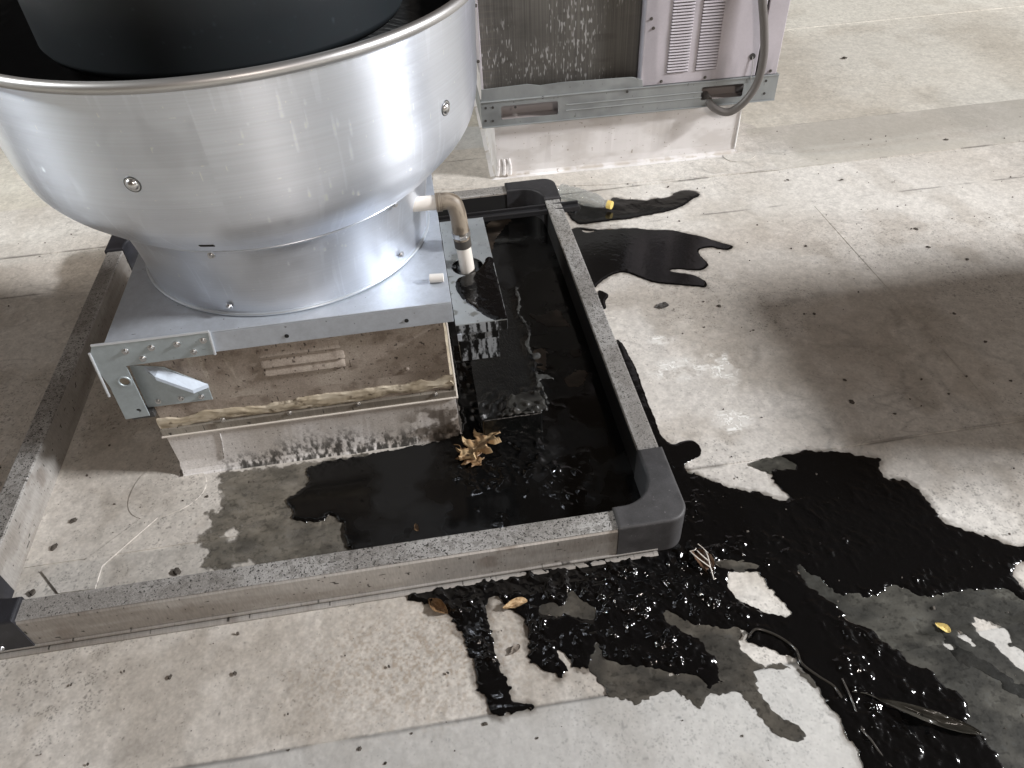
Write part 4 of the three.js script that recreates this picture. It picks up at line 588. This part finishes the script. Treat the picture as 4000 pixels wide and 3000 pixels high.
// ================================================================ SMALL THINGS
{ // bottle lying by the back corner
  const a = G(2185, 745, .034), b = G(2392, 803, .03), d = b.clone().sub(a), len = d.length(), o = thing('plastic_bottle', 'clear empty plastic bottle with a yellow cap lying behind the frame', 'bottle', a.toArray());
  o.quaternion.setFromUnitVectors(new THREE.Vector3(0, 1, 0), d.clone().normalize()); const k = len / .21;
  const rib = []; for (let i = 0; i <= 60; i++) { const t = i / 60, y = .012 + t * .118; rib.push([.0305 - .0028 * Math.pow(Math.abs(Math.sin(y * Math.PI / .0235)), 6) - .0012 * Math.sin(t * 9), y]); }
  const prof = [[.001, .007], [.012, .005], [.018, .001], [.026, .002], [.030, .008], ...rib, [.029, .140], [.023, .158], [.015, .174], [.0125, .182], [.0125, .196]].map(q => new THREE.Vector2(q[0] * 1.08, q[1] * k));
  part('bottle_body', new THREE.LatheGeometry(prof, 48), phys({ color: lin(.80, .82, .82), transmission: .9, thickness: 0, roughness: .07, ior: 1.6 }), o, 'clear ribbed body');
  const cap = []; const c0 = new THREE.CylinderGeometry(.0165, .017, .02, 40); c0.translate(0, .2 * k, 0); cap.push(c0); for (let i = 0; i < 28; i++) { const r = new THREE.BoxGeometry(.0012, .017, .0012); const t = i / 28 * 2 * Math.PI; r.rotateY(-t); r.translate(.0168 * Math.cos(t), .199 * k, .0168 * Math.sin(t)); cap.push(r); } part('bottle_cap', cap, std({ color: lin(.80, .62, .20), roughness: .45 }), o, 'yellow ribbed cap');
  const ng = new THREE.TorusGeometry(.0145, .0018, 8, 32); ng.rotateX(Math.PI / 2); ng.translate(0, .184 * k, 0); part('neck_ring', ng, phys({ color: lin(.95, .95, .95), transmission: 1, thickness: 0, roughness: .1 }), o);
}
{ // grey plastic tongue beside the bottle
  const v = G(2222, 805, .012); const g = new RoundedBoxGeometry(.075, .012, .03, 3, .0055); const p = g.attributes.position; for (let i = 0; i < p.count; i++) { const x = p.getX(i); p.setZ(i, p.getZ(i) * (1 - .45 * sm(.0, -.037, x))); } g.computeVertexNormals(); g.rotateY(-.65); g.rotateZ(-.15); g.translate(v.x, .015, v.z);
  single('plastic_shard', g, std({ color: lin(.26, .28, .30), roughness: .4 }), 'small grey plastic shard beside the bottle', 'plastic shard');
}
// leaves: a strip grid bent and curled
function leafGeo(L, Wd, lobes, curl, bend, s) {
  const nu = 40, nv = 10, P = [], I = [], U = [];
  for (let i = 0; i <= nu; i++) for (let j = 0; j <= nv; j++) {
    const u = i / nu, v = j / nv * 2 - 1, e = Math.pow(Math.sin(Math.PI * Math.min(1, u * .97 + .02)), .6); let w = Wd * e * (lobes ? .34 + .66 * Math.pow(Math.abs(Math.sin(Math.PI * lobes * u + .3 + (v > 0 ? .35 : 0))), .8) : 1) * (1 + .12 * (fbm(u * 9, v > 0 ? 3 : 7, 2, 601 + s) - .5));
    const x = v * w, lobeF = lobes ? Math.abs(v) * .16 * L * Math.sin(u * 2.2) : 0, a = curl * v * (.5 + u); P.push(Math.sin(a) / (curl || 1) * (w / 1) * 1, (1 - Math.cos(a)) / (Math.abs(curl) || 1) * w * .9 + bend * Math.sin(Math.PI * u) * L * .3 + (fbm(u * 5 + s, v * 2, 2, 603) - .5) * .012 * L / .1, -L / 2 + u * L + lobeF); U.push(u, v * .5 + .5);
  }
  for (let i = 0; i < nu; i++) for (let j = 0; j < nv; j++) { const a = i * (nv + 1) + j, b = a + nv + 1; I.push(a, b, a + 1, a + 1, b, b + 1); }
  const g = new THREE.BufferGeometry(); g.setAttribute('position', new THREE.Float32BufferAttribute(P, 3)); g.setAttribute('uv', new THREE.Float32BufferAttribute(U, 2)); g.setIndex(I); g.computeVertexNormals(); return g;
}
const leafTex = tex(256, 128, (u, v) => { let c = mix3([.76, .66, .51], [.62, .50, .36], sm(.35, .7, fbm(u * 10, v * 8, 4, 611))); const m = Math.abs(v - .5); c = mix3(c, [.82, .72, .57], sm(.03, .0, m)); const vein = Math.abs(((u * 6 + m * 4) % 1) - .5); c = mix3(c, [.80, .70, .55], sm(.08, .02, vein) * .4); c = mix3(c, [.2, .14, .1], sm(.66, .74, fbm(u * 18, v * 14, 3, 613)) * .6); return c; });
const leafMat = phys({ map: leafTex, roughness: .6, transmission: .0, side: THREE.DoubleSide }), darkLeaf = phys({ map: leafTex, roughness: .5, color: lin(.42, .36, .32), side: THREE.DoubleSide });
function leaf(name, label, px, py, y, args, turn, m, tilt = 0, stem = true) { const v = G(px, py, y), o = thing(name, label, 'leaf', [v.x, y, v.z], turn); const g = leafGeo(...args); g.rotateZ(tilt); g.computeBoundingBox(); g.translate(0, -g.boundingBox.min.y, 0); part('blade', g, m, o); if (stem) { const L = args[0]; part('stem', tube([new THREE.Vector3(0, .004, -L * .46), new THREE.Vector3(.002, .006, -L * .6), new THREE.Vector3(-.003, .004, -L * .74)], .0012, 12, 6), m, o); } return o; }
function oakLeaf(label, px, py, y, L, turn, m, curl, tilt, sd) { // pointed lobes either side of a midrib
  const half = [[0, -.5], [.06, -.46], [.20, -.44], [.10, -.30], [.30, -.24], [.40, -.27], [.32, -.14], [.13, -.10], [.30, .02], [.46, .03], [.34, .13], [.15, .14], [.20, .27], [.29, .33], [.14, .34], [.07, .42], [0, .5]];
  const out = half.concat(half.slice(1, -1).reverse().map(([x, z]) => [-x * .92, z + .02])).map(([x, z]) => [(x + (hash(x * 99 | 0, z * 99 | 0, sd) - .5) * .05) * L, z * L]);
  const g = pool([out], [], { level: true, y: 0, thick: 0, rim: 1e-4, cell: L / 60, rough: 0, lump: (x, z) => curl * (x * x * 1.1 / L + .5 * L * Math.pow(Math.max(0, z / L), 2)) + (fbm(x / L * 4 + sd, z / L * 4, 2, 641) - .5) * .16 * L * Math.min(1, Math.abs(x) / L * 5) + .01 * L * Math.cos(z / L * 38 + Math.abs(x) / L * 20) });
  const p = g.attributes.position, uv = g.attributes.uv; for (let i = 0; i < p.count; i++) uv.setXY(i, p.getZ(i) / L + .5, p.getX(i) / L + .5); g.rotateZ(tilt); g.rotateX(tilt * .4); g.computeVertexNormals(); g.computeBoundingBox(); g.translate(0, -g.boundingBox.min.y, 0);
  const v = G(px, py, y), o = thing('oak_leaf', label, 'leaf', [v.x, y, v.z], turn); part('blade', g, m, o); part('stem', tube([new THREE.Vector3(0, .012, -L * .44), new THREE.Vector3(.003, .011, -L * .56), new THREE.Vector3(-.004, .008, -L * .72)], .0014, 14, 6), m, o);
}
oakLeaf('curled tan oak leaf at the front corner of the curb', 1872, 1752, .014, .15, -.9, leafMat, .8, .28, 3);
oakLeaf('brown oak leaf half under the tan one in the grease', 1838, 1790, .0105, .095, .6, darkLeaf, .2, -.05, 5);
leaf('fallen_leaf', 'folded brown leaf at the edge of the spill under the front rail', 1712, 2370, .002, [.062, .020, 0, 1.3, .2, 3], .75, darkLeaf, .3, false);
leaf('fallen_leaf', 'narrow tan leaf lying on the spill above the pale oval of bare roof', 2012, 2362, .010, [.062, .0125, 0, .9, .12, 4], 1.75, leafMat, .15, false);
leaf('fallen_leaf', 'tiny yellow leaf on the grey grease film', 3682, 2452, .004, [.034, .0095, 0, .8, .15, 5], .7, phys({ color: lin(.72, .56, .20), roughness: .6, side: THREE.DoubleSide }), .2, false);
leaf('fallen_leaf', 'long dark leaf sunk in the black grease with one pale rim', 3620, 2800, .007, [.20, .016, 0, 1.1, .15, 6], 1.02, phys({ color: lin(.05, .047, .04), roughness: .25, side: THREE.DoubleSide }), .5, true);
leaf('fallen_leaf', 'small brown leaf scrap standing in the pool before the front rail', 1628, 2060, .012, [.026, .007, 0, .8, .2, 7], .2, darkLeaf, .4, false);
leaf('fallen_leaf', 'grey leaf scrap on the pale oval of bare roof', 2010, 2540, .003, [.034, .007, 0, .6, .1, 8], 2.2, phys({ color: lin(.16, .135, .11), roughness: .7, side: THREE.DoubleSide }), .1, false);
leaf('fallen_leaf', 'dark grey leaf fragment lying on pale membrane below the finger-shaped puddle', 2585, 1198, .003, [.052, .014, 0, .5, .08, 9], 1.65, phys({ color: lin(.055, .05, .045), roughness: .7, side: THREE.DoubleSide }), .05, false);
{ // skeleton of a leaf: bleached ribs over brown tissue
  const v = G(2742, 2192, .01), o = thing('leaf_skeleton', 'torn leaf skeleton with bleached ribs standing in the spill', 'leaf', [v.x, .008, v.z], .25), bm = std({ color: lin(.72, .68, .62), roughness: .5 });
  part('tissue', leafGeo(.085, .026, 0, 1.2, .25, 12), phys({ color: lin(.10, .055, .03), roughness: .5, side: THREE.DoubleSide }), o);
  const q = (x, y, z) => new THREE.Vector3(x, y, z); for (const p of [[q(-.004, .005, .058), q(.003, .014, .03), q(.014, .018, .0), q(.018, .014, -.022), q(.012, .016, -.04)], [q(.003, .014, .03), q(-.012, .02, .0), q(-.018, .016, -.03)], [q(.008, .016, .012), q(0, .02, -.008), q(-.002, .018, -.024)], [q(-.018, .016, -.03), q(-.006, .02, -.026), q(.0, .018, -.03)], [q(.018, .014, -.022), q(.024, .008, -.002), q(.018, .004, .016)]]) part('rib', tube(p, .0013, 18, 6), bm, o);
}
{ // twig along the edge of the lower run
  const p = [[3290, 2650], [3320, 2720], [3350, 2790], [3370, 2850], [3400, 2890], [3440, 2940], [3490, 3000], [3540, 3050]].map(([a, b], i) => G(a, b, .010).setY(.009 + .003 * Math.sin(i * 2))); const o = thing('twig', 'thin bent twig coated in grease along the lower run of the spill', 'twig'), m = phys({ color: lin(.06, .055, .05), roughness: .2 });
  part('stalk', tube(p, .0022, 80, 8), m, o); part('knot', new THREE.SphereGeometry(.0045, 12, 8).translate(p[3].x, p[3].y + .001, p[3].z), m, o);
  const p2 = [[2920, 2490], [2950, 2460], [3010, 2470], [3070, 2500], [3110, 2540], [3130, 2590], [3200, 2640], [3260, 2680], [3290, 2730]].map(([a, b], i) => G(a, b, .010).setY(.009 + .003 * Math.sin(i * 1.7))); const o2 = thing('twig', 'crooked twig looping round the small cream island in the spill', 'twig'); part('stalk', tube(p2, .003, 90, 8), phys({ color: lin(.035, .032, .028), roughness: .2 }), o2);
}
// flakes of dirt one can pick out
{
  const m = std({ color: lin(.075, .064, .053), roughness: .8 }), spots = [[3141, 1227, 15], [3181, 1227, 24], [3727, 1226, 20], [3849, 1336, 22], [3300, 1485, 22], [3327, 1572, 34], [3495, 1617, 20], [3706, 1539, 16], [3948, 1488, 18], [2943, 1290, 16], [2751, 1278, 14], [3626, 966, 22], [3778, 1014, 24], [3578, 895, 24], [3148, 961, 18], [2975, 1631, 12], [2810, 1196, 26], [665, 2645, 26], [918, 2631, 26], [1519, 2604, 20], [1750, 2629, 20], [278, 2675, 16], [1406, 2925, 26], [289, 2035, 40], [212, 2138, 44], [692, 2233, 50], [127, 2315, 42], [809, 1940, 22], [1959, 2464, 12], [1896, 2828, 28], [1608, 2865, 14], [2099, 2883, 16], [1128, 2930, 14], [2900, 2875, 14], [3696, 546, 22], [3300, 227, 26], [3077, 704, 18], [3288, 702, 18], [3189, 1853, 16], [2880, 1866, 14], [3070, 1990, 12]];
  spots.forEach(([a, b, s], i) => {
    const v = G(a, b, .004), w = s * .58 / F * v.distanceTo(camera.position), g = new THREE.IcosahedronGeometry(1, 1), p = g.attributes.position, k = new Map();
    for (let j = 0; j < p.count; j++) { const key = [p.getX(j), p.getY(j), p.getZ(j)].map(q => q.toFixed(3)).join(); if (!k.has(key)) k.set(key, .7 + .6 * rnd()); const f = k.get(key); p.setXYZ(j, p.getX(j) * f * w * .55, p.getY(j) * f * w * .16, p.getZ(j) * f * w * .4); }
    g.computeVertexNormals(); const o = single('debris_flake', g, m, 'small dark flake of dirt lying on the pale roof membrane', 'dirt flake', 'dark dirt flakes scattered on the roof'); o.position.set(v.x, .004 + w * .1, v.z); o.rotation.y = rnd() * 6;
  });
  const N = 900, ig = new THREE.IcosahedronGeometry(1, 0), im = new THREE.InstancedMesh(ig, m, N); im.name = 'dirt_specks'; im.userData = { kind: 'stuff', label: 'fine dark specks of dirt strewn over the roof membrane', category: 'dirt' }; const M = new THREE.Matrix4(), q = new THREE.Quaternion(), e = new THREE.Euler();
  for (let i = 0; i < N; i++) { let x, z; do { x = rr(-1.6, 3.4); z = rr(-1.3, 1.9); } while (fbm(x * 2.2, z * 2.2, 3, 631) < rnd() * .8 || (Math.abs(x) < .42 && Math.abs(z) < .42)); const s = .0012 + .0035 * Math.pow(rnd(), 3); M.compose(new THREE.Vector3(x, .0045, z), q.setFromEuler(e.set(rnd(), rnd() * 6, rnd())), new THREE.Vector3(s * rr(.7, 1.6), s * .4, s)); im.setMatrixAt(i, M); } scene.add(im);
}

// ================================================================ OUTSIDE THE FRAME: what lights and shades the roof
function floodlight(key, label, base) {
  const L = LAMPS[key], at = new THREE.Vector3(...L.at), aim = new THREE.Vector3(...L.aim), dir = aim.clone().sub(at).normalize(), col = lin(...L.color);
  const o = thing('floodlight', label, 'floodlight', [L.at[0], 0, L.at[2]]); const q = new THREE.Quaternion().setFromRotationMatrix(new THREE.Matrix4().lookAt(at, aim, new THREE.Vector3(0, 1, 0)));
  const steel = std({ color: lin(.18, .18, .19), roughness: .5, metalness: .5 }), back = dir.clone().multiplyScalar(-.12);
  part('pole', rod([back.x * 2, base, back.z * 2], [back.x * 2, L.at[1] + .05, back.z * 2], .045, 20), steel, o);
  const head = new THREE.Group(); head.name = 'lamp_head'; head.position.set(0, L.at[1], 0); head.quaternion.copy(q); o.add(head); const [w, h] = L.size;
  part('housing', [bx(-w / 2 - .03, w / 2 + .03, -h / 2 - .03, h / 2 + .03, .012, .11, .012), bx(-w / 2 - .03, w / 2 + .03, h / 2 + .002, h / 2 + .03, -.03, .0118, .004), bx(-w / 2 - .03, w / 2 + .03, -h / 2 - .03, -h / 2 - .002, -.03, .0118, .004)], steel, head);
  const lens = new THREE.Mesh(new THREE.PlaneGeometry(w, h), std({ color: 0x111111, emissive: col, emissiveIntensity: 6 })); lens.name = 'lens'; lens.position.z = .008; lens.rotation.y = Math.PI; head.add(lens);
  const light = new THREE.RectAreaLight(col, L.power, w, h); light.position.copy(at).addScaledVector(dir, .03); light.lookAt(aim); scene.add(light); light.name = 'floodlight_beam';
  return o;
}
floodlight('right', 'white floodlight on a steel pole beyond the added low box', 0);
floodlight('leftCool', 'cool white floodlight head on the pole beyond the added tall box', 0);
floodlight('leftWarm', 'warm white floodlight head on the pole beyond the added tall box', 0);
floodlight('front', 'dim pinkish floodlight on a pole far behind the photographer', 0);
{
  const o = thing('right_light_blocker', 'low grey box added out of view at right to block the right floodlight', 'light blocker', [3.4, 0, .6255]); const m = std({ color: lin(.42, .42, .42), roughness: .6 });  // added unseen box, sized to keep the right floodlight off the ground
  part('body', bx(-.5, .5, .002, .90, -.384, .384, .006), m, o); part('hood', bx(-.5, .5, .902, .938, -.3855, .3855, .006), m, o); for (let i = 0; i < 6; i++) part('grille_slat', bx(-.42, .42, .3 + i * .08, .34 + i * .08, .385, .402, .004), m, o);
  const t = thing('left_light_blocker', 'tall grey box added out of view at left to block the left floodlights', 'blocker', [-3.1, 0, 0]); part('body', bx(-.5, .5, .002, 2.3, -.9, .75, .01), m, t); part('door', bx(.502, .515, .1, 2.2, -.8, -.08, .004), m, t); part('door', bx(.502, .515, .1, 2.2, -.06, .66, .004), m, t); part('plinth', bx(-.45, .49, .0, .06, -.86, .72, .004).translate(0, -.0005, 0), m, t);  // second added box, unseen, shades the ground left of the fan
}
scene.traverse(o => { if (o.isMesh) { o.castShadow = true; o.receiveShadow = true; } });
renderer.render(scene, camera);
